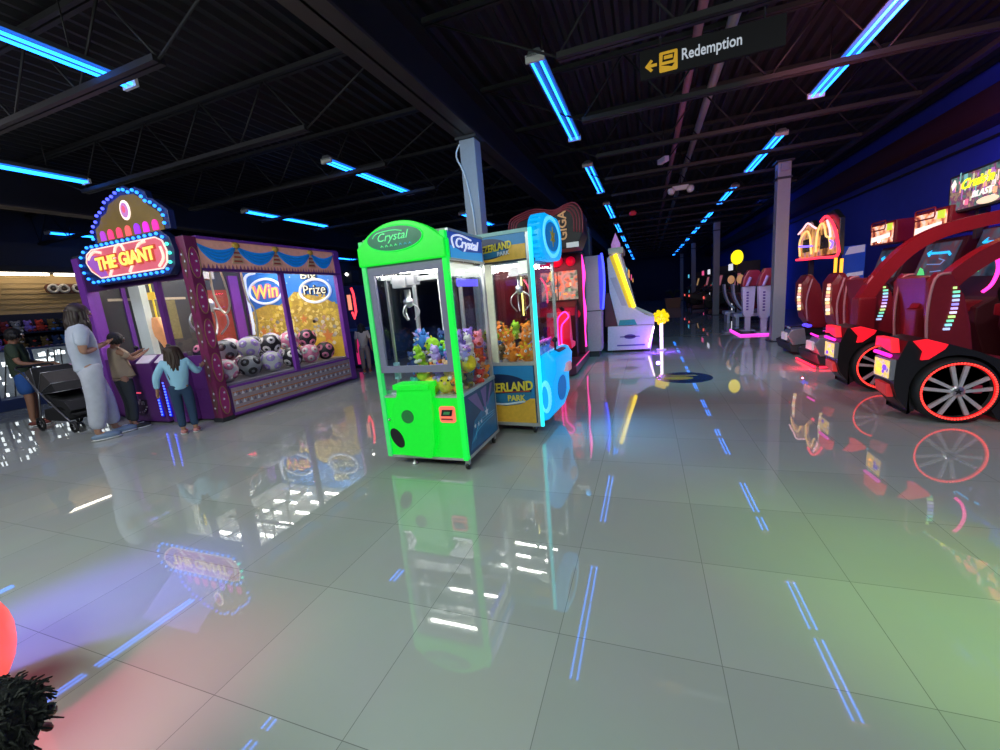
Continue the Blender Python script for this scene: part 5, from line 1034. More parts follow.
# two-tone tall white machine between
t = Thing('tall_machine', 'tall pale machine with curved blue neon strip between the red cabin and the slide machine', 'arcade machine', (-1.3, 8.9, 0))
t.part('cabinet', MB().prism([(-2.0, .12), (-.9, .12), (-.88, .9), (-.86, 2.05), (-2.0, 2.05)], 1, 8.62, 9.05, mat('pale_mauve', (.5, .4, .5), .4), .015)); t.part('plinth', MB().box((-1.95, 8.66, 0), (-.95, 9.0, .12), DARK))
t.part('neon_edge', MB().tube(smoothpath([(-.83, 8.6, 2.08), (-.80, 8.6, 1.8), (-.80, 8.6, 1.4), (-.84, 8.6, .98)]), .022, glow('neon_royal', (.04, .06, 1.), 3.), 8)); t.part('blue_panel', MB().prism([(-.9, .98), (-.84, .98), (-.81, 1.5), (-.84, 2.05), (-.9, 2.05)], 1, 8.605, 8.62, glow('panel_royal', (.03, .03, .9), .6)))
t.part('seam', MB().box((-1.9, 8.612, .95), (-.88, 8.62, .965), DARK)); t.part('top_pod', MB().prism([(-1.5, 2.05), (-1.05, 2.05), (-1.05, 2.6), (-1.2, 2.7), (-1.45, 2.6)], 1, 8.66, 9.0, mat('navy_pod', (.015, .025, .08), .4), .03))
# ================================================================= red cabin machine with ringed topper
HP = glow('neon_hotpink', (1., .03, .35), 2.6); RED = mat('lit_red', (.5, .01, .03), .35, 0, (1, .0, .05), .35)
t = Thing('cabin_machine', 'dark red open cabin machine with hot pink neon and wide ringed topper', 'arcade machine', (-1.7, 7.6, 0))
t.part('floor_plate', MB().prism([(-2.5, 6.5), (-1.25, 6.5), (-1.12, 6.7), (-1.12, 8.4), (-2.5, 8.4)], 2, .03, .16, mat('cabin_floor', (.1, .03, .06), .35), .015)); t.part('floor_edge', MB().tube([(-1.12, 6.75, .17), (-1.12, 8.35, .17)], .012, mat('edge_pink', (.6, .1, .25), .4, 0, (1, .05, .3), .6), 6))
t.part('rear_cabinet', MB().box((-2.5, 8.05, .16), (-1.15, 8.5, 2.1), mat('cabin_maroon', (.05, .006, .015), .4), .02))
s = MB(); s.box((-1.95, 8.03, 1.24), (-1.24, 8.055, 1.78), picglow('jungle_picture', [(.02, .05, .04), (.08, .2, .12), (.3, .36, .28), (.45, .22, .08), (.04, .12, .12)], 6, .55)); so = t.part('screen', s)
gi = MB(); rr = random.Random(8); PC = [glow('pic%d' % i, c, .6) for i, c in enumerate([(.9, .25, .1), (.2, .6, .3), (.8, .7, .4), (.1, .4, .4), (.9, .5, .1)])]
for i in range(26): x = rr.uniform(-1.93, -1.35); z = rr.uniform(1.27, 1.68); gi.box((x, 8.024, z), (x+rr.uniform(.02, .09), 8.03, z+rr.uniform(.01, .07)), rr.choice(PC))
gi.tube([(-1.62, 8.02, 1.24), (-1.62, 8.02, 1.78)], .008, BLACK, 5); t.part('screen_picture', gi, so)
t.part('console', MB().prism([(7.7, .16), (8.05, .16), (8.05, 1.22), (7.8, 1.1), (7.66, .95)], 0, -2.2, -1.25, mat('cabin_black', (.02, .006, .01), .4), .02))
for x in (-2.0, -1.45):
    g = MB(); g.tube([(x, 7.66, 1.0), (x, 7.5, 1.08), (x, 7.3, 1.12)], [.03, .035, .025], BLACK, 8); g.tube([(x, 7.52, 1.06), (x, 7.5, .92)], .022, BLACK, 7); t.part('gun', g)
sd = MB(); sd.prism([(6.95, .42), (7.35, .42), (7.4, .5), (7.1, .56), (7.02, .95), (6.97, 1.06), (6.88, 1.05), (6.86, .6)], 0, -1.62, -1.22, RED, .03); st = t.part('seat', sd)
t.part('seat_neon', MB().tube(smoothpath([(-1.42, 6.85, .45), (-1.42, 6.84, .9), (-1.36, 6.84, 1.02), (-1.28, 6.84, 1.06), (-1.23, 6.84, .98), (-1.3, 6.84, .9), (-1.36, 6.84, .8), (-1.37, 6.84, .45)]), .014, HP, 7), st); t.part('seat_pedestal', MB().box((-1.55, 6.98, .16), (-1.3, 7.3, .42), BLACK, .02), st); t.part('headrest_print', MB().box((-1.6, 6.85, .98), (-1.42, 6.87, 1.06), mat('pale_print', (.6, .4, .4), .4), .008), st)
t.part('front_post', MB().box((-1.26, 8.1, .16), (-1.16, 8.3, 2.08), mat('cabin_maroon', (.05, .006, .015), .4), .01)); t.part('neon_edge', MB().tube(smoothpath([(-1.17, 8.12, 2.05), (-1.12, 8.1, 1.7), (-1.16, 8.1, 1.35), (-1.13, 8.1, 1.0), (-1.16, 8.1, .6), (-1.15, 8.1, .3)]), .03, HP, 8), label='hot pink neon tube on the aisle edge')
for x, z, r in ((-1.62, 1.98, .12), (-1.35, 1.95, .09), (-1.3, .95, .09), (-1.85, 1.95, .1)): t.part('red_lamp', MB().lathe([(r, 0), (r, .03), (r*.6, .06), (0, .07)], (x, 8.05, z), RED, 16, (0, -1, 0)))
t.part('left_wall', MB().box((-2.5, 6.7, .16), (-2.42, 8.1, 2.1), mat('cabin_maroon', (.05, .006, .015), .4), .02))
pk = MB()
for x in (-2.3, -1.95): pk.tube(smoothpath([(x, 8.02, 1.7), (x+.1, 8.02, 1.5), (x+.1, 8.02, 1.1), (x, 8.02, .9)]), .018, mat('rose_neon', (.6, .1, .2), .4, 0, (1., .12, .25), .8), 6)
t.part('rose_neon', pk)
tp = MB(); TD = mat('topper_dark', (.018, .008, .012), .5); TR = mat('topper_ring', (.12, .02, .03), .4, 0, (.25, .03, .05), .22)
top = [(-2.18, 2.3), (-2.16, 2.62), (-1.95, 2.72), (-1.7, 2.76), (-1.4, 2.70), (-1.2, 2.76), (-1.05, 2.76), (-.95, 2.6), (-.95, 2.3), (-1.05, 2.08), (-2.1, 2.08)]
tp.prism(top, 1, 6.95, 7.6, TD, .03); to = t.part('topper', tp)
for k in range(4):
    q = 1-.07*k; cx_, cz_ = -1.6, 2.42; rg = MB().tube(smoothpath([(cx_+(p[0]-cx_)*q, 6.94, cz_+(p[1]-cz_)*(q-.02*k)) for p in top[:9]]), .012, TR, 6); t.part('topper_ring', rg, to)
lt = MB(); AM = mat('amber_letters', (.5, .28, .12), .4, 0, (.7, .35, .15), .35)
lt.text('GIGA', (-1.27, 6.94, 2.45), (0, 0, 1), (-1, 0, 0), AM, width=.46, height=.14, bold=.02); t.part('lettering', lt, to)
t.part('pale_plate', MB().box((-1.22, 6.935, 2.09), (-1.02, 6.95, 2.17), mat('plate_white', (.6, .6, .6), .4, 0, (.7, .7, .7), .3)), to)
# ================================================================= small navy machine with red neon between the cranes
t = Thing('navy_machine', 'dark navy machine with red neon zigzag beyond the end of the giant machine', 'arcade machine', (-6.5, 7.6, 0))
t.part('cabinet', MB().prism([(-7.1, .05), (-6.1, .05), (-6.05, .8), (-6.2, .95), (-6.15, 1.95), (-7.1, 2.0)], 1, 7.05, 8.1, mat('navy_cabinet', (.02, .03, .12), .4, var=.3), .02)); t.part('neon_edge', MB().tube([(-6.17, 7.03, 1.9), (-6.13, 7.03, 1.75), (-6.13, 7.03, 1.35), (-6.2, 7.03, 1.2), (-6.24, 7.03, 1.35)], .026, glow('neon_scarlet', (1., .04, .06), 2.6), 8)); t.part('lit_slot', MB().box((-6.33, 7.03, 1.4), (-6.24, 7.05, 1.75), glow('slot_orange', (1., .35, .2), 1.)))
t.part('pink_panel', MB().box((-6.3, 7.035, .1), (-6.14, 7.05, .78), glow('panel_rose', (.9, .03, .2), .55))); t.part('shelf', MB().box((-6.4, 7.0, .9), (-6.0, 7.5, .96), mat('shelf_blue', (.05, .15, .4), .4), .01))
t.part('speaker', MB().box((-6.45, 7.1, 2.0), (-6.15, 7.35, 2.3), BLACK, .04).ball((-6.28, 7.08, 2.22), .035, W_, 8, 6)); t.part('wheel_print', MB().flat([(-6.08+.09*math.cos(a), .35+.12*math.sin(a)) for a in [2*PI*k/16 for k in range(16)]], (0, 7.045, 0), (1, 0, 0), (0, 0, 1), mat('print_cyan', (.1, .5, .75), .4), .004))
t.o.location += V((-.28, .97, 0))
# ================================================================= far, dark machines down the hall
def far_cab(x, y, face, label, scr, acc, h=1.9):
    """upright cabinet, face = +1 looks to +x, -1 to -x"""
    t = Thing('arcade_machine', label, 'arcade machine', (x, y, 0), 'dim machines far down the hall'); f = face
    P = lambda pts: [(x+f*p[0], p[1]) for p in pts]
    t.part('cabinet', MB().prism(P([(-.4, .04), (.4, .04), (.42, .8), (.55, .95), (.25, 1.1), (.15, h-.35), (.4, h-.3), (.42, h), (-.4, h)]), 1, y-.4, y+.4, mat('far_cabinet', (.025, .02, .03), .5), .02))
    t.part('screen', MB().band([(x+f*.245, y, 1.12), (x+f*.165, y, h-.38)], (0, 1, 0), .62, .02, glow('far_screen_'+scr[0], scr[1], .5)))
    t.part('header', MB().box((x+f*.41, y-.36, h-.26), (x+f*.43, y+.36, h-.04), glow('far_head_'+acc[0], acc[1], .9))); t.part('control_panel', MB().box((x+f*.3, y-.34, .92), (x+f*.56, y+.34, .98), BLACK, .01))
    t.part('joystick', MB().ball((x+f*.45, y-.1, 1.03), .03, mat('knob_red', (.5, .02, .02), .3), 8, 6)); t.part('glow_strip', MB().box((x+f*.41, y-.38, .1), (x+f*.43, y-.35, .8), glow('far_strip_'+acc[0], acc[1], 1.3)))
    return t
S1 = ('amber', (.6, .35, .15)); S2 = ('teal', (.1, .35, .4)); S3 = ('rose', (.5, .15, .2)); A1 = ('orange', (1., .45, .1)); A2 = ('cyan', (.1, .6, .9)); A3 = ('pink', (.9, .1, .3)); A4 = ('white', (.8, .8, .9))
for i, (x, y, f, lab, s, a) in enumerate([
    (-.9, 11.2, 1, 'lit cabinet with amber screen just behind the slide machine', S1, A2), (-.9, 12.8, 1, 'cabinet with orange header behind the slide machine, second back', S1, A1), (-1.0, 15, 1, 'dim cabinet with teal screen, third behind the slide machine', S2, A1),
    (-1.0, 18, 1, 'dim cabinet with rose screen, fourth behind the slide machine', S3, A3), (-1.2, 22, 1, 'dim cabinet near the far left end of the aisle', S2, A2), (-1.2, 27, 1, 'farthest dim cabinet at the left of the aisle', S3, A1),
    (3.2, 16.6, -1, 'dim cabinet with white header behind the second right-hand column', S3, A4), (3.2, 20.2, -1, 'dim cabinet with pink header beyond the second right-hand column', S3, A3), (3.2, 22.0, -1, 'dim cabinet with teal screen beyond the second right-hand column', S2, A4), (3.2, 24.2, -1, 'dim cabinet with rose screen before the third right-hand column', S3, A3), (3.2, 28.5, -1, 'dim cabinet with amber screen beyond the third right-hand column', S1, A1), (3.2, 32, -1, 'farthest dim cabinet along the right wall', S2, A2)]): far_cab(x, y, f, lab, s, a)
def bike(x, y, label):
    t = Thing('motorbike_machine', label, 'ride-on machine', (x, y, 0), 'dark ride-on motorbike machines')
    t.part('platform', MB().box((x-.4, y-.5, .02), (x+.9, y+.5, .2), mat('platform_maroon', (.12, .02, .03), .4), .03))
    t.part('bike_body', MB().prism([(x-.5, .55), (x-.42, .8), (x-.1, .74), (x+.1, .85), (x+.45, .95), (x+.6, .8), (x+.55, .45), (x+.1, .35), (x-.2, .45)], 1, y-.14, y+.14, BLACK, .04))
    for q in (-.25, .5): t.part('wheel', MB().lathe([(.2, -.06), (.27, -.05), (.27, .05), (.2, .06)], (x+q, y, .46), TYRE, 20, (0, 1, 0)))
    t.part('handlebar', MB().tube([(x+.42, y-.3, 1.02), (x+.46, y, .96), (x+.42, y+.3, 1.02)], .02, BLACK)); t.part('windscreen', MB().prism([(x+.45, .95), (x+.62, .85), (x+.5, 1.15)], 1, y-.12, y+.12, mat('windscreen_red', (.4, .03, .04), .2, 0, (.8, .1, .1), .3)))
    t.part('tail_light', MB().box((x-.53, y-.06, .62), (x-.49, y+.06, .72), glow('bike_tail', (1., .12, .1), 1.2))); t.part('head_lamp', MB().ball((x+.6, y, .95), .05, W_, 8, 6))
    return t
bike(2.75, 19.2, 'dark ride-on motorbike with red tail light beyond the white arc seats'); bike(2.55, 23.3, 'ride-on motorbike far down the right side with small red light'); bike(2.5, 25.3, 'farthest ride-on motorbike on the right side')
t = Thing('tan_planter', 'low tan box-shaped planter far down the aisle by the third column', 'planter', (1.4, 25.6, 0))
t.part('tub', MB().prism([(1.05, 0), (1.75, 0), (1.83, .55), (.97, .55)], 1, 25.3, 26.0, mat('tan_tub', (.4, .22, .1), .6), .02)); fol = MB(); rr = random.Random(2)
for k in range(30): a = rr.uniform(0, 6.28); fol.tube(smoothpath([(1.4, 25.65, .5), (1.4+.2*math.cos(a), 25.65+.2*math.sin(a), .8+.2*rr.random()), (1.4+.4*math.cos(a), 25.65+.4*math.sin(a), .7+.3*rr.random())]), .012, mat('leaf_dark', (.02, .06, .03), .5), 4)
t.part('foliage', fol)
# ================================================================= people
SKIN = mat('skin', (.42, .22, .14), .55); SKIND = mat('skin_tan', (.33, .16, .10), .55)
def skin_mesh(nodes, edges, m, sub=2, root=None):
    """nodes {key: (pos, radius)}; one continuous skinned surface"""
    ks = list(nodes); ix = {k: i for i, k in enumerate(ks)}
    me = bpy.data.meshes.new('sk'); me.from_pydata([V(nodes[k][0]) for k in ks], [(ix[a], ix[b]) for a, b in edges], [])
    o = bpy.data.objects.new('sk', me); COL.objects.link(o)
    o.modifiers.new('s', 'SKIN'); s = o.modifiers.new('u', 'SUBSURF'); s.levels = sub; s.render_levels = sub
    for k in ks:
        r = nodes[k][1]; d = me.skin_vertices[0].data[ix[k]]; d.radius = r if isinstance(r, tuple) else (r, r); d.use_root = (k == (root or ks[0]))
    bpy.context.view_layer.update()
    me2 = bpy.data.meshes.new_from_object(o.evaluated_get(bpy.context.evaluated_depsgraph_get()))
    vs = [v.co.copy() for v in me2.vertices]; fs = [tuple(p.vertices) for p in me2.polygons]
    bpy.data.objects.remove(o); bpy.data.meshes.remove(me2); bpy.data.meshes.remove(me)
    return MB().add(vs, fs, m, True)
def hand(n, e, key, wr, d, side, s=1.):
    """palm, four fingers of different lengths and a thumb; d = pointing direction, side = towards the thumb"""
    wr, d, side = V(wr), V(d).normalized(), V(side).normalized(); curl = d.cross(side)
    n[key+'p'] = (wr+d*.055*s, .024*s); e.append((key, key+'p'))
    for i, (o, L) in enumerate(((.028, .07), (.01, .08), (-.009, .074), (-.027, .058))):
        a = wr+d*.085*s+side*o*s; n[f'{key}f{i}a'] = (a, .0105*s); n[f'{key}f{i}b'] = (a+d*L*.55*s+curl*.012*s, .009*s); n[f'{key}f{i}c'] = (a+d*L*.85*s+curl*.035*s, .0075*s)
        e += [(key+'p', f'{key}f{i}a'), (f'{key}f{i}a', f'{key}f{i}b'), (f'{key}f{i}b', f'{key}f{i}c')]
    a = wr+d*.03*s+side*.03*s; n[key+'ta'] = (a, .012*s); n[key+'tb'] = (a+side*.025*s+d*.035*s+curl*.01*s, .0095*s); e += [(key+'p', key+'ta'), (key+'ta', key+'tb')]
def person(label, base, h, yaw, P, shirt, pants, hair, shoes, skinm, sleeve='short', shorts=False, hairlen=.3, hairw=1., wide=1., group=None):
    """base on the floor; figure faces local +x, rotated by yaw. P overrides joint positions (fractions of h: forward, left, up)"""
    J = dict(pel=(0, 0, .52), wai=(0, 0, .61), che=(.005, 0, .72), nec=(-.005, 0, .83), hea=(.012, 0, .905), hdt=(.015, 0, .955),
             hL=(0, .052, .50), hR=(0, -.052, .50), kL=(.015, .055, .28), kR=(.015, -.055, .28), aL=(-.01, .055, .05), aR=(-.01, -.055, .05), tL=(.085, .06, .018), tR=(.085, -.06, .018),
             sL=(0, .105, .80), sR=(0, -.105, .80), eL=(-.01, .135, .63), eR=(-.01, -.135, .63), wL=(.04, .14, .49), wR=(.04, -.14, .49))
    J.update(P); rot = Matrix.Rotation(yaw, 3, 'Z'); B = V(base)
    W = {k: B+rot @ (V(v)*h) for k, v in J.items()}; R = dict(pel=(.05, .056), wai=(.044, .052), che=(.06, .082), nec=.031, hea=(.052, .05), hdt=(.046, .044), hL=.042, hR=.042, kL=.036, kR=.036, aL=.022, aR=.022, tL=.017, tR=.017, sL=.036, sR=.036, eL=.024, eR=.024, wL=.016, wR=.016)
    R = {k: (tuple(x*h for x in r) if isinstance(r, tuple) else r*h) for k, r in R.items()}
    E = [('pel', 'wai'), ('wai', 'che'), ('che', 'nec'), ('nec', 'hea'), ('hea', 'hdt')]
    for s in 'LR': E += [('pel', 'h'+s), ('h'+s, 'k'+s), ('k'+s, 'a'+s), ('a'+s, 't'+s), ('che', 's'+s), ('s'+s, 'e'+s), ('e'+s, 'w'+s)]
    n = {k: (W[k], R[k]) for k in W}; e = list(E)
    for s, sg in (('L', 1), ('R', -1)):
        d = (W['w'+s]-W['e'+s]).normalized(); hand(n, e, 'w'+s, W['w'+s], d, rot @ V((.5, -sg*.5, .6)), h/1.75)
    body = skin_mesh(n, e, skinm, 2, 'pel')
    hc = W['hea']; f = rot @ V((1, 0, 0)); l = rot @ V((0, 1, 0)); u = V((0, 0, 1)); hr = .052*h
    EW, IR = mat('eye_white', (.8, .78, .75), .3), mat('iris_dark', (.03, .02, .015), .2)
    for sg in (-1, 1):
        c = hc+f*hr*.92+l*sg*hr*.38+u*hr*.15; body.ball(c, hr*.16, EW, 8, 6); body.ball(c+f*hr*.11, hr*.08, IR, 6, 5); body.ball(hc+l*sg*hr*.98-f*hr*.05+u*hr*.02, (hr*.16, hr*.12, hr*.27), skinm, 8, 6)
        body.tube([c+u*hr*.28-l*hr*.16+f*hr*.05, c+u*hr*.3+l*hr*.16+f*hr*.05], hr*.05, mat('hair_'+hair[0], hair[1], .55), 5)
    body.lathe([(hr*.17, -hr*.1), (hr*.13, hr*.12), (0, hr*.24)], hc+f*hr*.96-u*hr*.12, skinm, 8, f); body.ball(hc+f*hr*.9-u*hr*.48, (hr*.14, hr*.28, hr*.08), mat('lips', (.4, .12, .1), .4), 8, 5, rot)
    t = Thing('person', label, 'person', base, group); bo = t.part('body', body)
    # shirt
    sm = mat('cloth_'+shirt[0], shirt[1], .85, 0, var=.12, scale=12, bump=.15); n = {}; k_ = 1.22
    for k in ('wai', 'che'): n[k] = (W[k], tuple(x*(k_ if k == 'che' else 1.6) for x in R[k]))
    n['pel2'] = (W['pel']-u*h*.032, tuple(x*1.62 for x in R['pel'])); n['ncl'] = (W['che'].lerp(W['nec'], .72), (R['nec']*1.9, R['nec']*2.1)); e = [('pel2', 'wai'), ('wai', 'che'), ('che', 'ncl')]
    for s in 'LR':
        n['s'+s] = (W['s'+s], R['s'+s]*1.28); end = W['e'+s] if sleeve == 'long' else W['s'+s].lerp(W['e'+s], .78)
        n['e'+s] = (end, R['e'+s]*1.55); e += [('che', 's'+s), ('s'+s, 'e'+s)]
        if sleeve == 'long': n['w'+s] = (W['e'+s].lerp(W['w'+s], .9), R['w'+s]*1.7); e.append(('e'+s, 'w'+s))
    t.part('shirt', skin_mesh(n, e, sm, 2, 'wai'))
    pm = mat('cloth_'+pants[0], pants[1], .85, 0, var=.15, scale=14, bump=.15); n = {'pel': (W['pel'], tuple(x*1.5 for x in R['pel'])), 'wst': (W['pel'].lerp(W['wai'], .45), tuple(x*1.45 for x in R['pel']))}; e = [('pel', 'wst')]
    for s in 'LR':
        n['h'+s] = (W['h'+s], R['h'+s]*1.62); kn = W['h'+s].lerp(W['k'+s], .85) if shorts else W['k'+s]; n['k'+s] = (kn, R['k'+s]*(1.45 if shorts else 1.3)*wide); e += [('pel', 'h'+s), ('h'+s, 'k'+s)]
        if not shorts: n['a'+s] = (W['k'+s].lerp(W['a'+s], .9), R['a'+s]*1.75*wide); e.append(('k'+s, 'a'+s))
    t.part('shorts' if shorts else 'trousers', skin_mesh(n, e, pm, 2, 'pel'))
    shm = mat('shoe_'+shoes[0], shoes[1], .5)
    for s in 'LR':
        a, b_ = W['a'+s], W['t'+s]; q = MB(); dd = (b_-a); dd.z = 0; dd.normalize(); an = math.atan2(dd.y, dd.x); c = a.lerp(b_, .45); c.z = B.z+.028*h
        q.ball(c, (.085*h, .034*h, .027*h), shm, 14, 8, Matrix.Rotation(an, 3, 'Z')); q.ball((c.x, c.y, B.z+.008*h), (.088*h, .037*h, .0085*h), WHITEP, 14, 6, Matrix.Rotation(an, 3, 'Z')); q.tube([c+V((0, 0, .022*h))-dd*.02*h, c+V((0, 0, .024*h))+dd*.03*h], .006*h, WHITEP, 5); t.part('shoe', q)
    # hair: cap plus hanging locks
    hm = mat('hair_'+hair[0], hair[1], .85, 0, var=.4, scale=60, bump=.6); q = MB(); q.ball(hc+u*hr*.33-f*hr*.2, (hr*1.18, hr*1.16*hairw, hr*1.12), hm, 18, 12, rot)
    rr = random.Random(len(label)); nl = 26
    for i in range(nl):
        a = PI*(.42+1.16*i/(nl-1)); d = f*math.cos(a)+l*math.sin(a); r0 = hr*1.02*hairw; L = hairlen*h*(.75+.3*rr.random()); p0 = hc+u*hr*.55+d*r0*.85
        wv = rr.uniform(-.12, .12)*hr*(1+hairw)
        q.tube(smoothpath([p0, p0+d*hr*.22-u*L*.35+l*wv, p0+d*hr*.3*hairw-u*L*.7-l*wv, p0+d*hr*.12-u*L]), [hr*.3]*4+[hr*.32]*4+[hr*.26]*4+[hr*.06], hm, 6)
    t.part('hair', q, bo)
    return t
dkhair = ('dark_brown', (.025, .014, .009))
person('woman in white shirt and wide white trousers with long dark curly hair', (-6.80, 3.12, 0), 1.81, math.radians(72), dict(eR=(-.02, -.125, .635), wR=(.08, -.03, .665), eL=(.0, .125, .63), wL=(.10, .03, .675), hea=(.03, 0, .905), kL=(.05, .055, .28), aL=(.06, .05, .05), tL=(.155, .055, .018), kR=(-.01, -.055, .28), aR=(-.05, -.055, .05), tR=(.045, -.06, .018)), ('white', (.52, .57, .68)), ('pale', (.5, .52, .6)), dkhair, ('grey_blue', (.2, .28, .4)), SKIN, hairlen=.19, hairw=1.3, wide=1.3)
person('person in dark green shirt and blue shorts standing behind the stroller', (-9.3, 3.45, 0), 1.6, math.radians(55), dict(eR=(.03, -.13, .64), wR=(.16, -.1, .60), eL=(.03, .13, .64), wL=(.18, .1, .60), hea=(.03, 0, .905)), ('dark_green', (.03, .05, .03)), ('blue', (.02, .09, .32)), ('black', (.012, .01, .01)), ('sandal_red', (.2, .05, .04)), SKIND, shorts=True, hairlen=.07, wide=1.2)
person('child with dark hair in tan shirt leaning over the console of the giant machine', (-6.90, 3.50, 0), 1.40, math.radians(75), dict(eR=(.08, -.12, .7), wR=(.17, -.08, .74), eL=(.08, .12, .7), wL=(.16, .08, .745), hea=(.03, 0, .905)), ('tan', (.4, .3, .2)), ('charcoal', (.03, .035, .04)), ('black', (.012, .01, .01)), ('black_shoe', (.02, .02, .02)), SKIND, hairlen=.07)
person('little girl in light blue long-sleeved top and dark jeans with long brown hair', (-5.62, 3.42, 0), 1.17, math.radians(140), dict(eR=(.05, -.17, .66), wR=(.14, -.2, .70), eL=(-.03, .18, .66), wL=(.0, .2, .52)), ('light_blue', (.32, .60, .78)), ('jeans', (.02, .05, .11)), ('brown', (.035, .016, .01)), ('pink_shoe', (.6, .25, .25)), SKIN, sleeve='long', hairlen=.36, hairw=1.28)
person('child in white shirt with long dark hair standing between the giant and green machines', (-5.88, 7.42, 0), 1.12, math.radians(125), dict(), ('cream_shirt', (.6, .5, .48)), ('grey_skirt', (.35, .25, .25)), ('black', (.012, .01, .01)), ('orange_shoe', (.6, .2, .08)), SKIND, hairlen=.25)

# ================================================================= stroller
t = Thing('stroller', 'black folding baby stroller with grey canopy between the two adults', 'stroller', (-8.25, 3.45, 0)); FAB = mat('stroller_black', (.012, .012, .014), .8); FG = mat('stroller_grey', (.045, .04, .04), .8); FRM = mat('stroller_frame', (.25, .25, .27), .3, .8)
yy = 3.45
for s in (-.24, .24):
    t.part('side_frame', MB().tube(smoothpath([(-8.95, yy+s, 1.05), (-8.75, yy+s, .95), (-8.3, yy+s, .55), (-7.75, yy+s, .15)]), .014, FRM, 7)); t.part('rear_leg', MB().tube([(-8.45, yy+s, .68), (-8.65, yy+s, .12)], .014, FRM, 7))
    for x, r in ((-8.66, .115), (-7.72, .095)):
        w_ = t.part('wheel', MB().lathe([(r*.75, -.018), (r, -.015), (r, .015), (r*.75, .018), (r*.75, -.018)], (x, yy+s, r), TYRE, 20, (0, 1, 0), True, False));
        sp = MB()
        for k in range(6): a = PI*k/3; sp.tube([(x, yy+s, r), (x+r*.78*math.cos(a), yy+s, r+r*.78*math.sin(a))], .006, FRM, 5)
        t.part('spokes', sp, w_)
t.part('handle', MB().tube([(-8.95, yy-.24, 1.05), (-9.0, yy-.2, 1.08), (-9.0, yy+.2, 1.08), (-8.95, yy+.24, 1.05)], .02, BLACK, 8))
ca = MB(); pts = [(-8.72, 1.0), (-8.5, 1.06), (-8.25, .98), (-8.05, .8), (-7.98, .66)]
for i in range(4): ca.add([(pts[i][0], yy-.23, pts[i][1]), (pts[i+1][0], yy-.23, pts[i+1][1]), (pts[i+1][0], yy+.23, pts[i+1][1]), (pts[i][0], yy+.23, pts[i][1]), (-8.5, yy-.23, .62), (-8.5, yy+.23, .62)], [(0, 1, 2, 3), (0, 4, 1), (3, 2, 5)], FG if i % 2 == 0 else FAB)
c_ = t.part('canopy', ca)
for p in pts: t.part('canopy_rib', MB().tube([(-8.5, yy-.235, .62), (p[0], yy-.235, p[1]), (p[0], yy+.235, p[1]), (-8.5, yy+.235, .62)], .007, FRM, 5), c_)
t.part('seat', MB().prism([(-8.62, .95), (-8.55, .98), (-8.25, .55), (-7.9, .5), (-7.75, .35), (-7.82, .3), (-8.0, .4), (-8.35, .42)], 1, yy-.21, yy+.21, FAB, .02)); t.part('basket', MB().prism([(-8.6, .2), (-8.55, .36), (-7.95, .34), (-7.9, .2), (-8.0, .16), (-8.5, .16)], 1, yy-.2, yy+.2, FAB, .02)); t.part('footrest', MB().box((-7.8, yy-.2, .27), (-7.6, yy+.2, .3), FAB, .01))

t.o.scale = (.9, .9, .9)
# ================================================================= prize shop on the left
NAVYC = mat('counter_navy', (.03, .05, .15), .4); LATT = glow('case_light', (.95, 1., .97), 2.)
t = Thing('display_counter', 'glass display counter with bright white lattice lights in front of the prize wall', 'display counter', (-12.0, 6.0, 0))
t.part('plinth', MB().box((-12.5, 2.6, 0), (-12.0, 9.5, .22), NAVYC, .01)); t.part('top', MB().box((-12.52, 2.6, 1.16), (-11.98, 9.5, 1.2), NAVYC, .01)); t.part('back_panel', MB().box((-12.5, 2.6, .22), (-12.46, 9.5, 1.16), mat('case_back', (.25, .27, .3), .5)))
t.part('front_glass', MB().box((-12.012, 2.6, .22), (-12.008, 9.5, 1.16), GLASS))
rr = random.Random(6)
for k in range(11): y = 2.8+.62*k; t.part('upright', MB().box((-12.03, y-.02, .22), (-11.99, y+.02, 1.16), NAVYC))
for k in range(10):
    y = 2.82+.62*k
    l = MB()
    for i in range(9):
        for j in range(7):
            if rr.random() < .5: l.box((-12.2+.05*rr.random(), y+.03+.062*i, .27+.12*j), (-12.15, y+.03+.062*i+rr.uniform(.025, .05), .27+.12*j+rr.uniform(.05, .1)), LATT)
    for i in range(3): l.tube([(-12.12, y+.1+.15*i, .25), (-12.12, y+.3+.1*i, 1.12)], .012, BLACK, 4)
    t.part('lit_lattice', l)
t = Thing('shelf_unit', 'dark wall shelving packed with small prizes behind the counter', 'shelf', (-13.3, 6.0, 0))
t.part('back', MB().box((-13.56, 2.6, .0), (-13.52, 9.5, 1.95), mat('shelf_back', (.03, .03, .05), .6)))
for z in (.3, .72, 1.12, 1.5): t.part('shelf', MB().box((-13.55, 2.6, z), (-13.05, 9.5, z+.03), mat('shelf_navy', (.02, .025, .06), .5)))
cols = ['dark red', 'navy', 'brown', 'grey', 'blue', 'black', 'purple', 'dark red', 'brown', 'red']
for r_, (z, nm) in enumerate(((1.15, 'third'), (1.53, 'top'))):
    for k in range(26):
        c1 = cols[(k*3+r_) % 10]; c2 = cols[(k*7+4+r_) % 10]
        if c1 == c2: c2 = 'white'
        kk = ('bear', c1, c2, .1)
        if kk not in _pm: _pm[kk] = plush_mesh(*kk)
        o = link('plush_toy', _pm[kk], None, (-13.25+rr.uniform(-.03, .03), 4.3+.105*2*k*.9, z)); o.rotation_euler = (0, 0, PI/2+rr.uniform(-.4, .4))
        setp(o, f'{c1} plush toy, {ORD[k]} from the left on the {nm} prize shelf', 'plush toy', 'plush toys on the prize shelves')
t = Thing('light_bar', 'row of white shop lights above the beige siding', 'light', (-13.4, 6, 2.84))
t.part('shelf_edge', MB().box((-13.6, 2.6, 2.86), (-13.1, 12, 3.0), mat('soffit_dark', (.04, .035, .03), .6), .01))
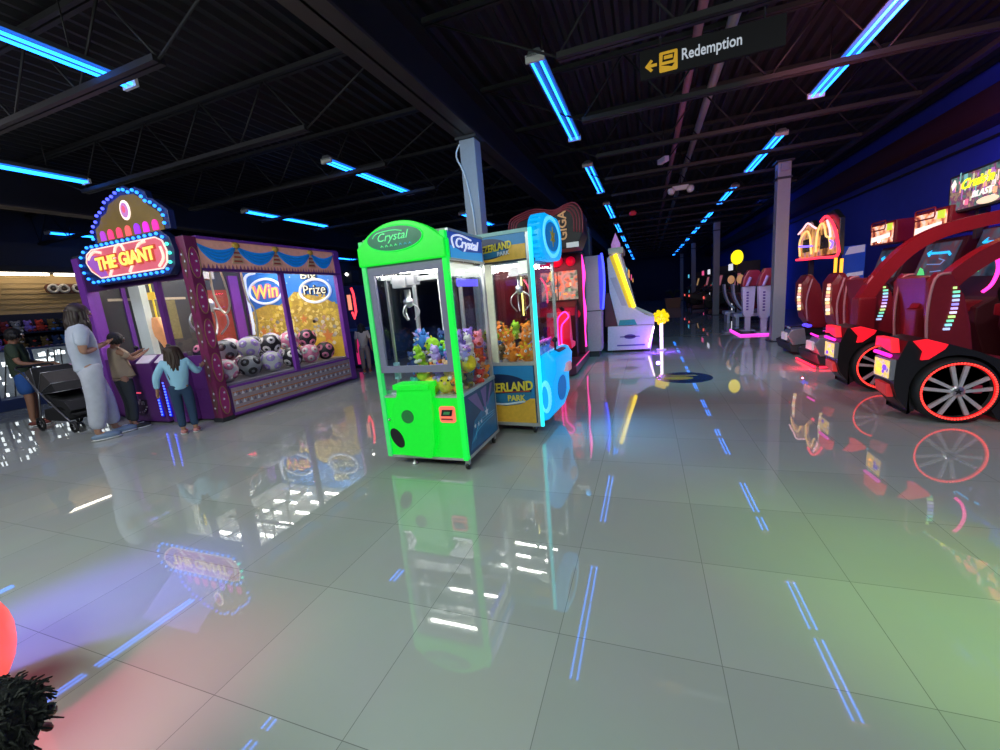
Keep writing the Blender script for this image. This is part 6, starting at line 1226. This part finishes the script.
for a, b_ in ((5.0, 5.85), (5.95, 6.35), (6.5, 7.2)): t.part('tube', MB().tube([(-13.3, a, 2.83), (-13.3, b_, 2.83)], .03, glow('shop_white', (1., .88, .72), 8.), 8))
t = Thing('wall_ornament', 'double-ring goggle-shaped ornament on the beige siding, in two pairs', 'ornament', (-13.5, 6.2, 2.5))
for k in range(4):
    y = 5.95+.2*k+(.06 if k > 1 else 0); t.part('ring', MB().tube([(-13.5, y+.085*math.cos(a), 2.52+.085*math.sin(a)) for a in [2*PI*i/20 for i in range(20)]], .03, mat('ornament_white', (.7, .66, .6), .4), 8, True)); t.part('disc', MB().lathe([(.06, -.03), (.06, .03), (0, .04)], (-13.53, y, 2.52), mat('ornament_dark', (.06, .04, .03), .5), 14, (1, 0, 0)))
t.part('plate', MB().prism(rrect(5.82, 2.4, 6.76, 2.64, .1), 0, -13.57, -13.53, mat('ornament_brown', (.2, .08, .05), .5), .01))

# ================================================================= lower left corner
t = Thing('globe_seat', 'coral red glowing globe at the left edge of the floor', 'globe lamp', (-2.43, .36, 0))
t.part('globe', MB().ball((-2.43, .36, .30), .30, glow('globe_coral', (1., .10, .09), 1.0, (.5, .05, .05)), 28, 18)); t.part('stand', MB().lathe([(.2, 0), (.2, .03), (.1, .05)], (-2.43, .36, 0), BLACK, 20))
cb = Matrix()
def toddler():
    b = V((-1.13, .23, 0)); n = dict(pel=((0, 0, .36), (.075, .08)), wai=((0, 0, .43), (.07, .075)), che=((0, 0, .51), (.065, .08)), nec=((0, 0, .59), .035), hea=((.0, .01, .665), (.072, .07)), hdt=((0, .01, .71), (.06, .06)))
    e = [('pel', 'wai'), ('wai', 'che'), ('che', 'nec'), ('nec', 'hea'), ('hea', 'hdt')]
    for s, q in (('L', -1), ('R', 1)):
        n['h'+s] = ((q*.05, 0, .34), .06); n['k'+s] = ((q*.055, .01, .19), .045); n['a'+s] = ((q*.055, 0, .05), .03); n['t'+s] = ((q*.06, .08, .022), .022); n['s'+s] = ((q*.085, 0, .55), .036); n['e'+s] = ((q*.12, .0, .45), .028); n['w'+s] = ((q*.11, .06, .37), .02)
        e += [('pel', 'h'+s), ('h'+s, 'k'+s), ('k'+s, 'a'+s), ('a'+s, 't'+s), ('che', 's'+s), ('s'+s, 'e'+s), ('e'+s, 'w'+s)]; 
    for k in n: n[k] = (V(n[k][0])+b, n[k][1])
    for s, q in (('L', -1), ('R', 1)): hand(n, e, 'w'+s, n['w'+s][0], (0, .6, -.6), (-q, .2, .2), .5)
    bd = skin_mesh(n, e, SKIND, 2, 'pel')
    for q in (-1, 1): bd.ball(b+V((q*.027, .078, .675)), .011, EYE, 8, 6); bd.ball(b+V((q*.074, .01, .66)), (.01, .016, .02), SKIND, 8, 6)
    bd.ball(b+V((0, .086, .65)), (.011, .012, .01), SKIND, 8, 6); bd.ball(b+V((0, .076, .626)), (.02, .008, .006), mat('lips', (.4, .12, .1), .4), 8, 5)
    t = Thing('person', 'small child with bushy dark hair in olive top at the bottom left corner', 'person', b); bo = t.part('body', bd)
    t.part('shirt', skin_mesh({k: (n[k][0], tuple(x*1.2 for x in n[k][1]) if isinstance(n[k][1], tuple) else n[k][1]*1.35) for k in ('pel', 'wai', 'che', 'sL', 'sR', 'eL', 'eR')}, [('pel', 'wai'), ('wai', 'che'), ('che', 'sL'), ('che', 'sR'), ('sL', 'eL'), ('sR', 'eR')], mat('cloth_olive', (.13, .12, .06), .9, 0, var=.3, scale=40, bump=.4), 2, 'wai'))
    t.part('trousers', skin_mesh({k: (n[k][0], tuple(x*1.14 for x in n[k][1]) if isinstance(n[k][1], tuple) else n[k][1]*1.25) for k in ('pel', 'hL', 'hR', 'kL', 'kR')}, [('pel', 'hL'), ('pel', 'hR'), ('hL', 'kL'), ('hR', 'kR')], mat('cloth_jeans', (.02, .05, .11), .85), 2, 'pel'))
    q = MB(); hm = mat('hair_bushy', (.006, .005, .004), .8, 0, var=.5, scale=60, bump=.5); hc = b+V((0, -.005, .70)); q.ball(hc, (.092, .09, .082), hm, 16, 10); rr = random.Random(1)
    for i in range(1100):
        d = V((rr.gauss(0, 1), rr.gauss(0, 1)-.25, rr.gauss(.35, .8))).normalized()
        if d.y > .75 and d.z < .1: continue
        p = hc+V((d.x*.08, d.y*.08, d.z*.07)); w_ = V((rr.uniform(-1, 1), rr.uniform(-1, 1), rr.uniform(-1, 1)))*.016
        q.tube([p, p+d*.010+w_*.5, p+d*.012+w_*1.2-V((0, 0, .012))], [.003, .0026, .0014], hm, 4)
    t.part('hair', q, bo)
    for s in (-1, 1): t.part('shoe', MB().ball(b+V((s*.058, .035, .026)), (.035, .07, .026), BLACK, 12, 7))
toddler()
# ================================================================= lights (added lamps without fixtures, standing in for machine glow and hall light, plus fills)
lamp('hall_wash', 'AREA', (-.6, -1.6, 3.4), (.78, 1., .82), 112, 2.5, (-.4, 1.2, 0), size_y=1.)
lamp('hall_wash_left', 'AREA', (-4.2, -.8, 3.4), (.93, 1., .98), 120, 2., (-4.0, 2.6, 0), size_y=1.)
lamp('green_spot', 'SPOT', (3.2, -.6, 2.4), (.4, 1., .03), 620, .2, (1.4, 1.72, 0), 28, 1.)
lamp('red_spot', 'SPOT', (-2.4, -1.0, 2.0), (1., .03, .22), 260, .15, (-1.88, .62, 0), 24, 1.)
lamp('violet_spot', 'SPOT', (-3.6, -.6, 2.0), (.14, .10, 1.), 520, .15, (-2.75, .95, 0), 26, 1.)
lamp('blue_wall_wash', 'AREA', (4.2, 7, 3.0), (.05, .08, 1.), 330, .2, (5.2, 7, 3.05), size_y=9)
lamp('blue_wall_wash_far', 'AREA', (4.2, 20, 3.0), (.05, .10, 1.), 50, .2, (5.2, 20, 3.05), size_y=16)
lamp('violet_pole_glow', 'POINT', (.2, 8.95, .22), (.22, .05, 1.), 22, .03)
lamp('cabin_red_fill', 'AREA', (-1.75, 7.4, 2.05), (1., .02, .08), 30, .5, (-1.75, 7.4, 0))  # added fill to redden the cabin interior, no fixture modelled
lamp('red_seat_glow', 'AREA', (1.5, 5.0, 2.9), (1., .25, .32), 60, .3, (3.2, 6.2, 2.6), size_y=1.)
lamp('wheel_key', 'AREA', (2.6, 1.5, 3.2), (1., .9, .95), 40, .6, (2.7, 4.6, .8))
lamp('lavender_glow', 'SPOT', (1.2, 10.2, 2.9), (.7, .5, 1.), 110, .03, (2.6, 11.6, 1.2), 30, .6)
lamp('people_fill', 'AREA', (-7.6, 1.2, 3.3), (.95, .92, 1.), 34, 1.5, (-7.4, 3.3, .8), size_y=1)
lamp('violet_side_glow', 'SPOT', (-3.6, 3.2, 2.6), (.25, .2, 1.), 20, .2, (-2.9, 3.6, 0), 40, 1.)
lamp('column_blue', 'SPOT', (-1.2, 3.9, 3.2), (.1, .45, 1.), 70, .1, (-2.22, 5.6, 2.9), 50, 1.)
lamp('teal_wash', 'SPOT', (.5, 5.0, 3.45), (.03, .6, .72), 420, .05, (.7, 8.4, 0), 88, 1.)
lamp('alley_fill', 'SPOT', (-4.6, 6.2, 3.3), (.8, .8, 1.), 30, .05, (-6., 7.7, .8), 40, 1.)
